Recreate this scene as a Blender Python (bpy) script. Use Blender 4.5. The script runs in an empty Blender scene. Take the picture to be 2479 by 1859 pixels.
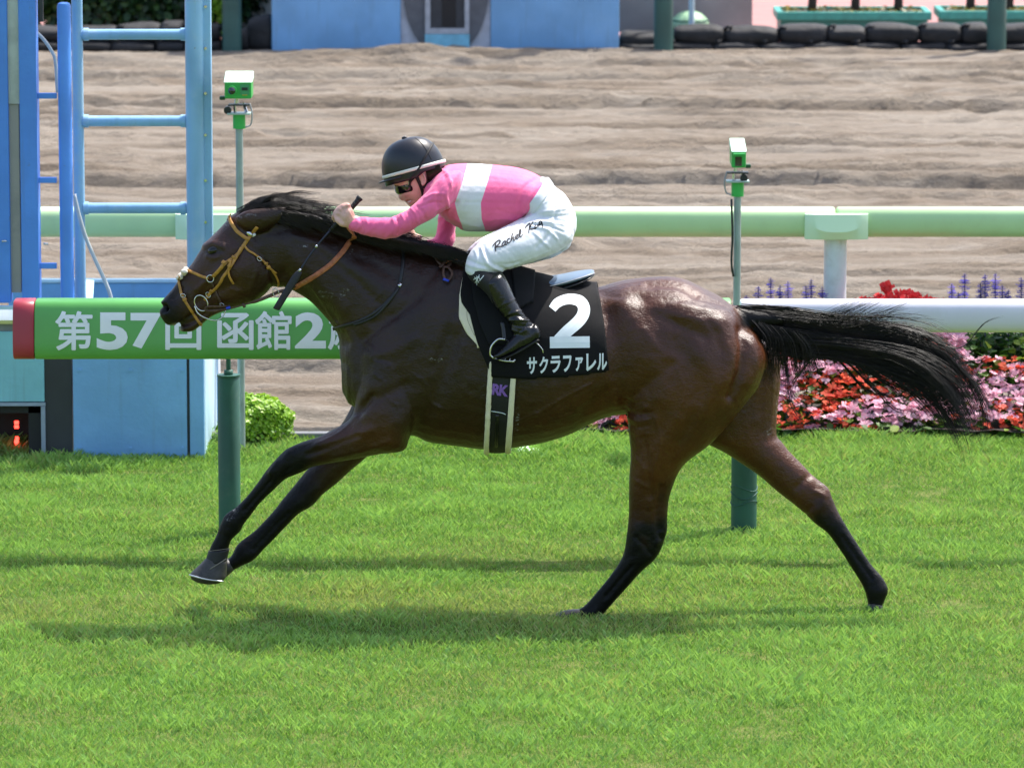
import bpy, bmesh, math, random
import numpy as np
from mathutils import Vector, Matrix
from mathutils.bvhtree import BVHTree

R = math.radians
rng = np.random.default_rng(7)
random.seed(7)
scene = bpy.context.scene
COL = scene.collection

# ------------------------------------------------------------------ camera
F_PX, CX, CY = 12327.0, 1239.5, 929.5          # focal length in photograph pixels (2479 wide)
CAM = np.array([0.0, -20.0, 3.87])
PITCH = math.atan((929.5 + 890.0) / F_PX)
cam_data = bpy.data.cameras.new("camera")
cam_data.sensor_width = 36.0
cam_data.lens = 36.0 * F_PX / 2479.0
cam_data.clip_start = 0.5
cam_data.clip_end = 2000.0
cam_data.dof.use_dof = True
cam_data.dof.focus_distance = 20.1
cam_data.dof.aperture_fstop = 8.0
cam = bpy.data.objects.new("camera", cam_data)
cam.location = CAM
cam.rotation_euler = (math.pi / 2 - PITCH, 0, 0)
COL.objects.link(cam)
scene.camera = cam

# ------------------------------------------------------------------ sky and sun
SUN = Vector((0.42, 0.36, 1.0)).normalized()     # direction towards the sun: behind and to the right
elev = math.asin(SUN.z)
azim = math.atan2(SUN.x, SUN.y)
world = bpy.data.worlds.new("World")
scene.world = world
world.use_nodes = True
wn = world.node_tree
wn.nodes.clear()
sky = wn.nodes.new("ShaderNodeTexSky")
sky.sky_type = 'NISHITA'
sky.sun_disc = False
sky.sun_elevation = elev
sky.sun_rotation = azim
sky.dust_density = 3.0
sky.air_density = 1.0
sky.ozone_density = 1.0
bg = wn.nodes.new("ShaderNodeBackground")
bg.inputs["Strength"].default_value = 0.15
wo = wn.nodes.new("ShaderNodeOutputWorld")
wn.links.new(sky.outputs[0], bg.inputs[0])
wn.links.new(bg.outputs[0], wo.inputs[0])
sun_data = bpy.data.lights.new("sun", 'SUN')
sun_data.energy = 3.3
sun_data.angle = R(1.3)
sun_data.color = (1.0, 0.955, 0.89)
sun = bpy.data.objects.new("sun", sun_data)
sun.rotation_euler = SUN.to_track_quat('Z', 'Y').to_euler()
COL.objects.link(sun)
scene.view_settings.view_transform = 'Standard'
scene.view_settings.look = 'None'
scene.view_settings.exposure = 1.1
scene.view_settings.gamma = 1.0
scene.view_settings.use_curve_mapping = False
scene.cycles.max_bounces = 8
scene.cycles.transparent_max_bounces = 8
scene.cycles.use_denoising = True

# ------------------------------------------------------------------ geometry of the view: photo pixel <-> place
_sp, _cp = math.sin(PITCH), math.cos(PITCH)
def pix_dir(px, py):
    a = (np.asarray(px, float) - CX) / F_PX
    b = -(np.asarray(py, float) - CY) / F_PX
    return np.stack([a, _cp + b * _sp, -_sp + b * _cp], -1)
def P(px, py, Y):
    "point at depth plane y = Y (metres) that stands at photo pixel px, py"
    d = pix_dir(px, py)
    t = (np.asarray(Y, float) - CAM[1]) / d[..., 1]
    return CAM + d * t[..., None] if np.ndim(t) else CAM + d * t
def G(px, py, z=0.0):
    d = pix_dir(px, py)
    t = (z - CAM[2]) / d[..., 2]
    return CAM + d * t[..., None] if np.ndim(t) else CAM + d * t
def proj(v):
    q = np.asarray(v, float) - CAM
    fwd = q[..., 1] * _cp - q[..., 2] * _sp
    up = q[..., 1] * _sp + q[..., 2] * _cp
    return CX + F_PX * q[..., 0] / fwd, CY - F_PX * up / fwd
K = 2479.0 / 2212.0
def P2(x, y, Y): return P(x * K, y * K, Y)
def G2(x, y, z=0.0): return G(x * K, y * K, z)

# ------------------------------------------------------------------ object helpers
def mesh_from(name, v, f, smooth=True):
    me = bpy.data.meshes.new(name)
    v = np.asarray(v, dtype=np.float32)
    if isinstance(f, np.ndarray):
        nf, k = f.shape
        me.vertices.add(len(v)); me.vertices.foreach_set("co", v.ravel())
        me.loops.add(nf * k); me.loops.foreach_set("vertex_index", f.ravel().astype(np.int32))
        me.polygons.add(nf)
        me.polygons.foreach_set("loop_start", np.arange(0, nf * k, k, dtype=np.int32))
        me.polygons.foreach_set("loop_total", np.full(nf, k, dtype=np.int32))
        me.update(calc_edges=True)
    else:
        me.from_pydata([tuple(map(float, p)) for p in v], [], [tuple(int(i) for i in q) for q in f])
        me.update()
    if smooth:
        me.polygons.foreach_set("use_smooth", np.ones(len(me.polygons), dtype=bool))
    return me
def set_parent(o, parent):
    if parent is not None:
        o.parent = parent
        o.matrix_parent_inverse = Matrix.Translation(-Vector(parent.location))
def obj(name, me, m, parent=None):
    o = bpy.data.objects.new(name, me)
    COL.objects.link(o)
    if m is not None:
        me.materials.clear()
        me.materials.append(m)
    set_parent(o, parent)
    return o
def mobj(name, v, f, m, parent=None, smooth=True):
    return obj(name, mesh_from(name, v, f, smooth), m, parent)
def tag(o, label, cat=None, group=None, kind=None):
    if label: o["label"] = label
    if cat: o["category"] = cat
    if group: o["group"] = group
    if kind: o["kind"] = kind
    return o
def thing(name, label, cat, loc=(0, 0, 0), group=None):
    o = bpy.data.objects.new(name, None)
    o.empty_display_size = 0.1
    o.location = Vector([float(c) for c in loc])
    COL.objects.link(o)
    return tag(o, label, cat, group)
def fattr(me, name, arr):
    a = me.attributes.new(name, 'FLOAT', 'POINT')
    a.data.foreach_set("value", np.asarray(arr, dtype=np.float32))
def copy_tree(o, parent=None, off=Vector((0, 0, 0))):
    c = o.copy(); COL.objects.link(c)
    if parent is None:
        c.location = o.location + off
    else:
        c.parent = parent
        c.matrix_parent_inverse = o.matrix_parent_inverse.copy()
    for ch in list(o.children):
        copy_tree(ch, c)
    return c

class MB:
    "collects simple solids into one mesh"
    def __init__(s): s.v = []; s.f = []
    def add(s, v, f):
        n = len(s.v)
        s.v += [tuple(map(float, p)) for p in v]
        s.f += [tuple(int(i) + n for i in q) for q in f]
        return s
    def box(s, a, b):
        x0, y0, z0 = np.minimum(a, b); x1, y1, z1 = np.maximum(a, b)
        v = [(x0, y0, z0), (x1, y0, z0), (x1, y1, z0), (x0, y1, z0), (x0, y0, z1), (x1, y0, z1), (x1, y1, z1), (x0, y1, z1)]
        return s.add(v, [(3, 2, 1, 0), (4, 5, 6, 7), (0, 1, 5, 4), (1, 2, 6, 5), (2, 3, 7, 6), (3, 0, 4, 7)])
    def tube(s, pts, r, n=10, caps=True):
        v, f = tube_vf(pts, r, n, caps)
        return s.add(v, f)
    def build(s, name, m, parent=None, smooth=False, bevel=0.0):
        o = mobj(name, s.v, s.f, m, parent, smooth)
        if bevel:
            md = o.modifiers.new("bevel", 'BEVEL'); md.width = bevel; md.segments = 2; md.limit_method = 'ANGLE'
            o.data.polygons.foreach_set("use_smooth", np.ones(len(o.data.polygons), dtype=bool))
            wn_ = o.modifiers.new("wn", 'WEIGHTED_NORMAL'); wn_.keep_sharp = False
        return o

def catmull(pts, sub):
    "Catmull-Rom through rows of pts"
    p = np.asarray(pts, float)
    p = np.vstack([2 * p[0] - p[1], p, 2 * p[-1] - p[-2]])
    out = []
    for i in range(1, len(p) - 2):
        t = np.linspace(0, 1, sub, endpoint=False)[:, None]
        a, b, c, d = p[i - 1], p[i], p[i + 1], p[i + 2]
        out.append(0.5 * (2 * b + (c - a) * t + (2 * a - 5 * b + 4 * c - d) * t ** 2 + (3 * b - a - 3 * c + d) * t ** 3))
    out.append(p[-2][None])
    return np.vstack(out)
def frames(pts):
    p = np.asarray(pts, float)
    t = np.gradient(p, axis=0)
    t /= np.linalg.norm(t, axis=1)[:, None] + 1e-12
    u = np.zeros_like(p)
    ref = np.array([0, 1.0, 0]) if abs(t[0][1]) < 0.9 else np.array([1.0, 0, 0])
    cur = ref - t[0] * ref.dot(t[0]); cur /= np.linalg.norm(cur)
    for i in range(len(p)):
        cur = cur - t[i] * cur.dot(t[i]); cur /= np.linalg.norm(cur) + 1e-12
        u[i] = cur
    return t, u, np.cross(t, u)
def tube_vf(pts, r, n=10, caps=True):
    p = np.asarray(pts, float)
    r = np.broadcast_to(np.asarray(r, float), (len(p),))
    t, u, w = frames(p)
    a = np.linspace(0, 2 * np.pi, n, endpoint=False)
    v = (p[:, None] + r[:, None, None] * (np.cos(a)[None, :, None] * u[:, None] + np.sin(a)[None, :, None] * w[:, None])).reshape(-1, 3)
    f = []
    for i in range(len(p) - 1):
        for j in range(n):
            k = (j + 1) % n
            f.append((i * n + j, i * n + k, (i + 1) * n + k, (i + 1) * n + j))
    if caps:
        f.append(tuple(range(n))[::-1]); f.append(tuple((len(p) - 1) * n + j for j in range(n)))
    return v, f
def superring(C, U, V, n, e=2.0):
    a = np.linspace(0, 2 * np.pi, n, endpoint=False)
    c, s = np.cos(a), np.sin(a)
    k = 2.0 / e
    c = np.sign(c) * np.abs(c) ** k; s = np.sign(s) * np.abs(s) ** k
    return C[:, None] + c[None, :, None] * U[:, None] + s[None, :, None] * V[:, None]
def rings_vf(rings, caps=True):
    m, n, _ = rings.shape
    v = rings.reshape(-1, 3)
    f = []
    for i in range(m - 1):
        for j in range(n):
            k = (j + 1) % n
            f.append((i * n + j, i * n + k, (i + 1) * n + k, (i + 1) * n + j))
    if caps:
        f.append(tuple(range(n))[::-1]); f.append(tuple((m - 1) * n + j for j in range(n)))
    return v, f
def pair_loft(st, sub=5, n=24, e=2.0, cap=True):
    """st rows: Ax, Ay, Bx, By (photo pixels of the two outline edges), half width, depth of the section's middle"""
    s = catmull(np.asarray(st, float), sub)
    A = P(s[:, 0], s[:, 1], s[:, 5]); B = P(s[:, 2], s[:, 3], s[:, 5])
    C = (A + B) / 2; U = (A - B) / 2
    V = np.zeros_like(U); V[:, 1] = s[:, 4]
    rg = superring(C, U, V, n, e)
    if cap:                                     # rounded ends
        d0 = C[0] - C[1]; d0 /= np.linalg.norm(d0) + 1e-9
        d1 = C[-1] - C[-2]; d1 /= np.linalg.norm(d1) + 1e-9
        def dome(ring, c, d, h):
            return [c + (ring - c) * k + d * h * g for k, g in ((0.82, 0.55), (0.45, 0.9))]
        h0 = 0.5 * min(np.linalg.norm(U[0]), V[0][1]); h1 = 0.5 * min(np.linalg.norm(U[-1]), V[-1][1])
        rg = np.concatenate([np.array(dome(rg[0], C[0], d0, h0))[::-1], rg, np.array(dome(rg[-1], C[-1], d1, h1))])
    return rings_vf(rg)

def vf_np(v, f):
    return np.asarray(v, float), f
def union(parts, voxel):
    "one closed skin round overlapping solids"
    mb = MB()
    for v, f in parts: mb.add(v, f)
    o = mobj("tmp", mb.v, mb.f, None)
    md = o.modifiers.new("r", 'REMESH'); md.mode = 'VOXEL'; md.voxel_size = voxel; md.adaptivity = 0.0
    dg = bpy.context.evaluated_depsgraph_get()
    me = bpy.data.meshes.new_from_object(o.evaluated_get(dg))
    n = len(me.vertices)
    v = np.empty(n * 3, np.float32); me.vertices.foreach_get("co", v); v = v.reshape(-1, 3).astype(float)
    tot = np.empty(len(me.polygons), np.int32); me.polygons.foreach_get("loop_total", tot)
    li = np.empty(len(me.loops), np.int32); me.loops.foreach_get("vertex_index", li)
    if (tot == 4).all():
        f = li.reshape(-1, 4)
    else:
        st = np.concatenate([[0], np.cumsum(tot)[:-1]])
        f = np.array([[li[s], li[s + 1], li[s + 2], li[s + 3] if k > 3 else li[s + 2]] for s, k in zip(st, tot)])
    old = o.data
    bpy.data.objects.remove(o); bpy.data.meshes.remove(old); bpy.data.meshes.remove(me)
    return v, f
def adjacency(f):
    e = np.vstack([f[:, [0, 1]], f[:, [1, 2]], f[:, [2, 3]], f[:, [3, 0]]])
    e = e[e[:, 0] != e[:, 1]]
    return np.vstack([e, e[:, ::-1]])
def taubin(v, f, it, lam=0.5, mu=-0.52, w=None):
    e = adjacency(f)
    deg = np.bincount(e[:, 0], minlength=len(v)).astype(float)[:, None]
    v = v.copy()
    for i in range(it):
        for k in (lam, mu):
            s = np.stack([np.bincount(e[:, 0], v[e[:, 1], c], minlength=len(v)) for c in range(3)], 1)
            d = (s / np.maximum(deg, 1) - v) * k
            v += d if w is None else d * w[:, None]
    return v
def vnormals(v, f):
    n = np.cross(v[f[:, 2]] - v[f[:, 0]], v[f[:, 3]] - v[f[:, 1]])
    out = np.zeros_like(v)
    for c in range(4):
        for k in range(3):
            out[:, k] += np.bincount(f[:, c], n[:, k], minlength=len(v))
    return out / (np.linalg.norm(out, axis=1)[:, None] + 1e-12)
def poly_dist(x, y, pts):
    p = np.asarray(pts, float)
    best = np.full(len(x), 1e9)
    if len(p) == 1: return np.hypot(x - p[0, 0], y - p[0, 1])
    for a, b in zip(p[:-1], p[1:]):
        d = b - a; L = d.dot(d) + 1e-9
        t = np.clip(((x - a[0]) * d[0] + (y - a[1]) * d[1]) / L, 0, 1)
        best = np.minimum(best, np.hypot(x - a[0] - t * d[0], y - a[1] - t * d[1]))
    return best
def sculpt(v, f, strokes, both=False):
    "raise or sink the skin along lines: (pixel points, radius px, height m)"
    n = vnormals(v, f)
    v2 = v.copy()
    for side in ((-1, 1) if both else (-1,)):
        q = v.copy()
        if side > 0: q[:, 1] *= -1
        x, y = proj(q)
        facing = np.clip(0.25 - n[:, 1] * (1 if side < 0 else -1), 0, 1)
        facing = np.minimum(facing * 2.0, 1.0)
        for pts, r, h in strokes:
            cp = catmull(pts, 6) if len(pts) > 2 else pts
            ca = np.asarray(cp, float)
            k = np.where((x > ca[:, 0].min() - 3 * r) & (x < ca[:, 0].max() + 3 * r) & (y > ca[:, 1].min() - 3 * r) & (y < ca[:, 1].max() + 3 * r) & (facing > 0))[0]
            if len(k): v2[k] += n[k] * (h * np.exp(-(poly_dist(x[k], y[k], cp) / r) ** 2) * facing[k])[:, None]
    return v2
def bvh(v, f):
    return BVHTree.FromPolygons([tuple(p) for p in np.asarray(v)], [tuple(int(i) for i in q) for q in f])
def sstep(a, b, x):
    t = np.clip((x - a) / (b - a), 0, 1)
    return t * t * (3 - 2 * t)

def vnoise(x, y, seed=0):
    r = np.random.default_rng(seed)
    tab = r.random((256, 256))
    xi = np.floor(x).astype(int); yi = np.floor(y).astype(int)
    fx = x - xi; fy = y - yi
    fx = fx * fx * (3 - 2 * fx); fy = fy * fy * (3 - 2 * fy)
    a = tab[xi % 256, yi % 256]; b = tab[(xi + 1) % 256, yi % 256]
    c = tab[xi % 256, (yi + 1) % 256]; d = tab[(xi + 1) % 256, (yi + 1) % 256]
    return (a * (1 - fx) + b * fx) * (1 - fy) + (c * (1 - fx) + d * fx) * fy
def fbm(x, y, o=4, seed=0):
    s = 0; a = 0.5
    for i in range(o):
        s = s + a * vnoise(x * 2 ** i, y * 2 ** i, seed + i); a *= 0.5
    return s

# ------------------------------------------------------------------ materials
class NT:
    def __init__(s, name):
        s.m = bpy.data.materials.new(name); s.m.use_nodes = True
        s.t = s.m.node_tree; s.t.nodes.clear()
        s.out = s.t.nodes.new("ShaderNodeOutputMaterial")
    def n(s, typ, **kw):
        x = s.t.nodes.new("ShaderNode" + typ)
        for k, val in kw.items():
            if k in x.inputs.keys(): x.inputs[k].default_value = val
            else: setattr(x, k, val)
        return x
    def l(s, a, b): s.t.links.new(a, b)
    def math(s, op, a, b=None, c=None, clamp=False):
        x = s.t.nodes.new("ShaderNodeMath"); x.operation = op; x.use_clamp = clamp
        for i, q in enumerate((a, b, c)):
            if q is None: continue
            if isinstance(q, (int, float)): x.inputs[i].default_value = q
            else: s.l(q, x.inputs[i])
        return x.outputs[0]
    def mix(s, fac, a, b):
        x = s.t.nodes.new("ShaderNodeMix"); x.data_type = 'RGBA'
        for sock, q in ((x.inputs[0], fac), (x.inputs[6], a), (x.inputs[7], b)):
            if isinstance(q, (int, float)): sock.default_value = q
            elif isinstance(q, tuple): sock.default_value = (*q, 1) if len(q) == 3 else q
            else: s.l(q, sock)
        return x.outputs[2]
    def noise(s, scale, detail=3, rough=0.55, stretch=None, coord='Object'):
        tc = s.n("TexCoord")
        src = tc.outputs[coord]
        if stretch:
            mp = s.n("Mapping"); mp.inputs["Scale"].default_value = stretch
            s.l(src, mp.inputs[0]); src = mp.outputs[0]
        x = s.n("TexNoise", Scale=scale, Detail=detail, Roughness=rough)
        s.l(src, x.inputs["Vector"])
        return x.outputs["Fac"]
    def ramp(s, fac, lo, hi):
        x = s.n("MapRange"); x.inputs[1].default_value = lo; x.inputs[2].default_value = hi
        x.clamp = True; x.interpolation_type = 'SMOOTHSTEP'
        s.l(fac, x.inputs[0]); return x.outputs[0]
    def attr(s, name):
        x = s.n("Attribute"); x.attribute_name = name; return x.outputs["Fac"]
    def bump(s, h, dist, strength=1.0):
        x = s.n("Bump"); x.inputs["Strength"].default_value = strength; x.inputs["Distance"].default_value = dist
        s.l(h, x.inputs["Height"]); return x.outputs[0]
    def bsdf(s, color, rough=0.5, metal=0.0, spec=0.5, normal=None, coat=0.0, sheen=0.0, trans=None):
        b = s.n("BsdfPrincipled")
        for nm, q in (("Base Color", color), ("Roughness", rough), ("Metallic", metal), ("Specular IOR Level", spec), ("Coat Weight", coat), ("Sheen Weight", sheen)):
            if isinstance(q, (int, float)): b.inputs[nm].default_value = q
            elif isinstance(q, tuple): b.inputs[nm].default_value = (*q, 1)
            else: s.l(q, b.inputs[nm])
        if normal is not None: s.l(normal, b.inputs["Normal"])
        sh = b.outputs[0]
        if trans is not None:
            tcol, w = trans
            t = s.n("BsdfTranslucent")
            if isinstance(tcol, tuple): t.inputs[0].default_value = (*tcol, 1)
            else: s.l(tcol, t.inputs[0])
            mx = s.n("MixShader"); mx.inputs[0].default_value = w
            s.l(sh, mx.inputs[1]); s.l(t.outputs[0], mx.inputs[2]); sh = mx.outputs[0]
        s.l(sh, s.out.inputs[0])
        return s.m
def simple(name, col, rough=0.5, metal=0.0, spec=0.5, var=0.12, scale=14.0, bump=0.0, bscale=120.0, coat=0.0, dirt=None, dscale=3.0, sheen=0.0):
    t = NT(name)
    nz = t.noise(scale, 4)
    a = tuple(c * (1 - var) for c in col); b = tuple(min(1, c * (1 + var)) for c in col)
    c = t.mix(t.ramp(nz, 0.3, 0.7), a, b)
    if dirt:
        c = t.mix(t.math('MULTIPLY', t.ramp(t.noise(dscale, 6, 0.7), 0.5, 0.75), dirt[3]), c, tuple(dirt[:3]))
    nm = t.bump(t.noise(bscale, 3), bump) if bump else None
    rg = t.math('ADD', t.math('MULTIPLY', nz, 0.16), rough - 0.08)
    return t.bsdf(c, rg, metal, spec, nm, coat, sheen)
# ================================================================== ground: turf, sand track, apron
Y_POST = float(G2(1607, 1150)[1])            # near running rail
Y_BOOTH = float(G2(300, 990)[1])
Y_CAMP = float(G2(520, 975)[1])
Y_BED = float(G2(1900, 950)[1])
Y_SAND = float(G2(690, 944)[1])
Y_RAIL2 = Y_BED + .62
Y_R1 = Y_POST - .47                          # the rail itself overhangs the course on arms
Y_FAR = float(G2(1100, 113)[1])

t = NT("soil_under_turf")
M_SOIL = t.bsdf(t.mix(t.ramp(t.noise(8, 5), .35, .65), (.075, .135, .020), (.15, .175, .05)), .95, 0, .1, t.bump(t.noise(60, 4), .02))
def tag_struct(o): o["kind"] = "structure"; return o
gx = np.linspace(-40, 40, 161); gy = np.concatenate([np.linspace(-24, -5, 20), np.linspace(-4.8, Y_SAND + .02, 80)])
X, Y = np.meshgrid(gx, gy, indexing='ij')
def turf_z(x, y): return .022 * (fbm(x * .9 + 40, y * 1.3 + 40, 3, 3) - .45)
Z = turf_z(X, Y)
def grid_vf(X, Y, Z):
    n, m = X.shape
    v = np.stack([X, Y, Z], -1).reshape(-1, 3)
    i, j = np.meshgrid(np.arange(n - 1), np.arange(m - 1), indexing='ij')
    a = (i * m + j).ravel()
    return v, np.stack([a, a + m, a + m + 1, a + 1], 1)
v_, f_ = grid_vf(X, Y, Z); tag_struct(mobj("turf", v_, f_, M_SOIL))
# sand
xs = np.concatenate([np.linspace(-32, -7.0, 11)[:-1], np.linspace(-7.0, 7.0, 270), np.linspace(7.0, 32, 11)[1:]])
ys = [Y_SAND]
while ys[-1] < Y_FAR + .3: ys.append(ys[-1] + .0145 + .017 * (ys[-1] - Y_SAND) / (Y_FAR - Y_SAND))
ys = np.array(ys)
X, Y = np.meshgrid(xs, ys, indexing='ij')
Z = .03 * (fbm(X * .8 + 9, Y * 2.2, 3, 41) - .5)
Z += .03 * np.maximum(fbm(X * 3.5 + 3, Y * 9.0, 3, 43) - .47, 0) * 2 + .006 * rng.random(X.shape)
Z += .022 * (fbm(X * 1.6, Y * 9.0, 4, 53) - .5) + .018 * (fbm(X * 7.0, Y * 12.0, 2, 57) - .5) * sstep(.3, .6, fbm(X * .6, Y * .9, 2, 59))
SC = [(406, .085, .05, 1), (391, .055, .06, 1), (176, .075, .14, 1), (240, .085, .2, 1), (262, .03, .3, 0), (802, .055, .04, 1), (138, .05, .3, 0), (205, .03, .3, 0), (352, .03, .2, 0)]
SC += [(random.uniform(118, 925), 0, random.uniform(.05, .3), 0) for _ in range(120)]
for y2, amp, wob, full in SC:
    yr0 = float(G2(1100, y2)[1]); s_ = 11000. / (yr0 + 20)
    if not amp: amp = random.uniform(4, 14) / s_
    sd = y2 * 7.3
    yr = yr0 + wob * (fbm(X * .7 + sd, X * 0 + sd * .1, 4, 61) - .5) * 2 + .10 * (fbm(X * 5 + sd, X * 0 + sd, 3, 63) - .5)
    m_ = fbm(X * random.uniform(.35, .9) + sd * 1.7, X * 0 + sd, 2, 67)
    strength = sstep(.05, .3, m_) if full else sstep(.36, .50, m_)
    d = Y - yr
    Z += amp * strength * sstep(-.009, .011, d) * np.exp(-np.clip(d, 0, 9) / (.18 + amp * 5)) * (d > -.05)
    Z -= amp * .55 * strength * np.exp(-((d + .035) / .028) ** 2)
for k in range(420):                                     # hoof prints
    cx0 = random.uniform(-6.4, 6.4); cy0 = random.uniform(Y_SAND + .3, Y_FAR - .3); r_ = random.uniform(.06, .12)
    i0, i1 = np.searchsorted(xs, [cx0 - .5, cx0 + .5]); j0, j1 = np.searchsorted(ys, [cy0 - .5, cy0 + .5])
    d = np.hypot((X[i0:i1, j0:j1] - cx0) / 1.7, Y[i0:i1, j0:j1] - cy0) / r_
    Z[i0:i1, j0:j1] += -.05 * np.exp(-d ** 2) + .022 * np.exp(-(d - 1.5) ** 2 * 4)
t = NT("sand")
c1 = t.mix(t.ramp(t.noise(2.6, 5, .62, (.16, 1.2, 1)), .35, .65), (.270, .219, .168), (.375, .325, .268))
c1 = t.mix(t.math('MULTIPLY', t.ramp(t.noise(12, 5, .7, (.22, 1.3, 1)), .52, .72), .4), c1, (.14, .11, .084))
M_SAND = t.bsdf(c1, .95, 0, .1, t.bump(t.noise(12, 7, .78, (.5, 1, 1)), .075, 1.0))
v_, f_ = grid_vf(X, Y, Z); tag_struct(mobj("sand_track", v_, f_, M_SAND))
M_APRON = simple("apron_pink", (.36, .17, .155), .85, var=.08, scale=3)
tag_struct(mobj("paved_apron", [(-90, Y_FAR + .2, -.02), (90, Y_FAR + .2, -.02), (90, 900, -.02), (-90, 900, -.02)], [(0, 1, 2, 3)], M_APRON, None, False))
tag_struct(mobj("ground", [(-900, -300, -.14), (900, -300, -.14), (900, 1500, -.14), (-900, 1500, -.14)], [(0, 1, 2, 3)], simple("earth", (.14, .17, .07), .95), None, False))
mb = MB(); mb.box((-32, Y_SAND - .06, -.1), (P2(1180, 940, Y_SAND)[0], Y_SAND, .03)); o = mb.build("kerb", simple("kerb_grey", (.17, .175, .185), .8, dirt=(.12, .12, .1, .5)), None, False, .008); tag_struct(o)

# grass blades
def blades(n_try, y0, y1, hmin, hmax, wid, margin=.5, dens_fn=None, xr=None, lean=.45):
    y = rng.uniform(y0, y1, n_try)
    half = (1106 / 11000.) * (y + 20.0) * 1.015 + margin
    hm = half.max()
    x = rng.uniform(-hm, hm, n_try) if xr is None else rng.uniform(xr[0], xr[1], n_try)
    keep = np.abs(x) < half
    if dens_fn is not None: keep &= rng.random(n_try) < dens_fn(x, y)
    x, y = x[keep], y[keep]; n = len(x)
    cl = fbm(x * 3.2 + 5, y * 4.2 + 5, 4, 71); cl2 = fbm(x * .8, y * 1.4, 3, 79)
    h = (hmin + (hmax - hmin) * rng.random(n) ** 1.5) * (.12 + 1.75 * cl) * (1 + .45 * sstep(3.2, 4.2, y))
    w = wid * rng.uniform(.7, 1.3, n)
    a = rng.uniform(0, 2 * np.pi, n); tilt = rng.uniform(.05, lean + .35, n) * h
    la = a + rng.uniform(-1, 1, n)
    dx, dy = np.cos(la) * tilt, np.sin(la) * tilt
    sg_ = rng.choice([-1.0, 1.0], n); sx, sy = -np.sin(a) * w / 2 * sg_, np.cos(a) * w / 2 * sg_
    z = turf_z(x, y) - .004
    v = np.empty((n, 4, 3), np.float32)
    v[:, 0] = np.stack([x - sx, y - sy, z], 1); v[:, 1] = np.stack([x + sx, y + sy, z], 1)
    mx, my, mz = x + dx * .4, y + dy * .4, z + h * .62
    v[:, 2] = np.stack([mx + sx * .6, my + sy * .6, mz], 1)
    v[:, 3] = np.stack([x + dx * 1.15, y + dy * 1.15, z + h], 1)
    b = (np.arange(n) * 4)[:, None]
    tri = np.concatenate([b + np.array([[0, 1, 2]]), b + np.array([[0, 2, 3]])], 1).reshape(-1, 3)
    tone = np.repeat(rng.random(n) * .5 + (cl - .2) * .9, 4); dry = np.repeat(np.clip(cl2 * .7 + .3 * cl + rng.normal(0, .2, n), 0, 1), 4)
    return v.reshape(-1, 3), tri, tone, dry, np.repeat(y, 4)
t = NT("grass")
tone = t.attr("tone"); dry = t.attr("dry")
gcol = t.mix(t.ramp(tone, .12, .78), (.082, .212, .026), (.340, .575, .135))
gcol = t.mix(t.math('MULTIPLY', t.ramp(dry, .55, .88), .9), gcol, (.42, .40, .14))
M_GRASS = t.bsdf(gcol, .30, 0, .6, None, trans=(t.mix(.5, gcol, (.28, .46, .05)), .42))
Y_B = float(G2(1106, 1659)[1])
midband = lambda x, y: np.exp(-((y - 1.2) / .9) ** 2)
gv, gt, gtone, gdry, gyy = blades(570000, Y_B - .5, Y_BED + .1, .016, .042, .0033, lean=.55, dens_fn=lambda x, y: 1 - .75 * sstep(.58, .72, fbm(x * 2.3 + 11, y * 3.6 + 7, 3, 87)) * np.exp(-((y - .3) / 1.3) ** 2))
gx_ = np.repeat(gv[0::4, 0], 4)
pat = fbm(gx_ * 1.5 + 3, gyy * 2.6 + 3, 3, 83) - .45
gdry = np.clip(gdry + (.24 + .5 * pat) * np.exp(-((gyy - .35) / .95) ** 2) - .10 * sstep(-1.4, -2.4, gyy), 0, 1)
me = mesh_from("grass", gv, gt, False); fattr(me, "tone", gtone); fattr(me, "dry", gdry)
tag(obj("grass", me, M_GRASS), "short green turf grass covering the track", "grass", None, "stuff")
# ================================================================== the racehorse
HT = [  # trunk: back edge, belly edge
 (862,800,870,985,.15,0),(900,740,905,1022,.20,0),(960,680,960,1052,.222,0),(1030,634,1030,1068,.235,0),
 (1110,616,1110,1079,.25,0),(1190,636,1190,1086,.275,0),(1280,668,1280,1076,.295,0),(1370,689,1370,1052,.295,0),(1450,694,1450,1014,.275,0),
 (1520,679,1520,1000,.265,0),(1590,671,1590,1010,.275,0),(1650,675,1650,1015,.28,0),(1710,702,1710,1000,.265,0),(1765,735,1765,960,.22,0),
 (1808,778,1812,930,.15,0),(1836,820,1842,900,.09,0)]
HN = [(1560,745,1785,775,.13,-.125),(1525,840,1843,838,.148,-.135),(1512,920,1851,880,.153,-.14),(1514,985,1827,945,.145,-.14),(1522,1042,1780,1010,.122,-.135),
 (1526,1100,1722,1072,.098,-.13),(1523,1152,1654,1127,.076,-.12),(1522,1200,1623,1195,.058,-.11),(1522,1240,1616,1249,.05,-.10),(1518,1286,1614,1290,.047,-.095),
 (1511,1333,1592,1345,.045,-.09),(1499,1362,1552,1384,.039,-.085),(1475,1396,1515,1425,.032,-.08),(1442,1436,1478,1466,.029,-.075),(1418,1463,1460,1486,.032,-.07),
 (1402,1474,1443,1500,.033,-.07),(1386,1479,1406,1501,.029,-.07),(1370,1480,1376,1502,.03,-.07)]
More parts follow.
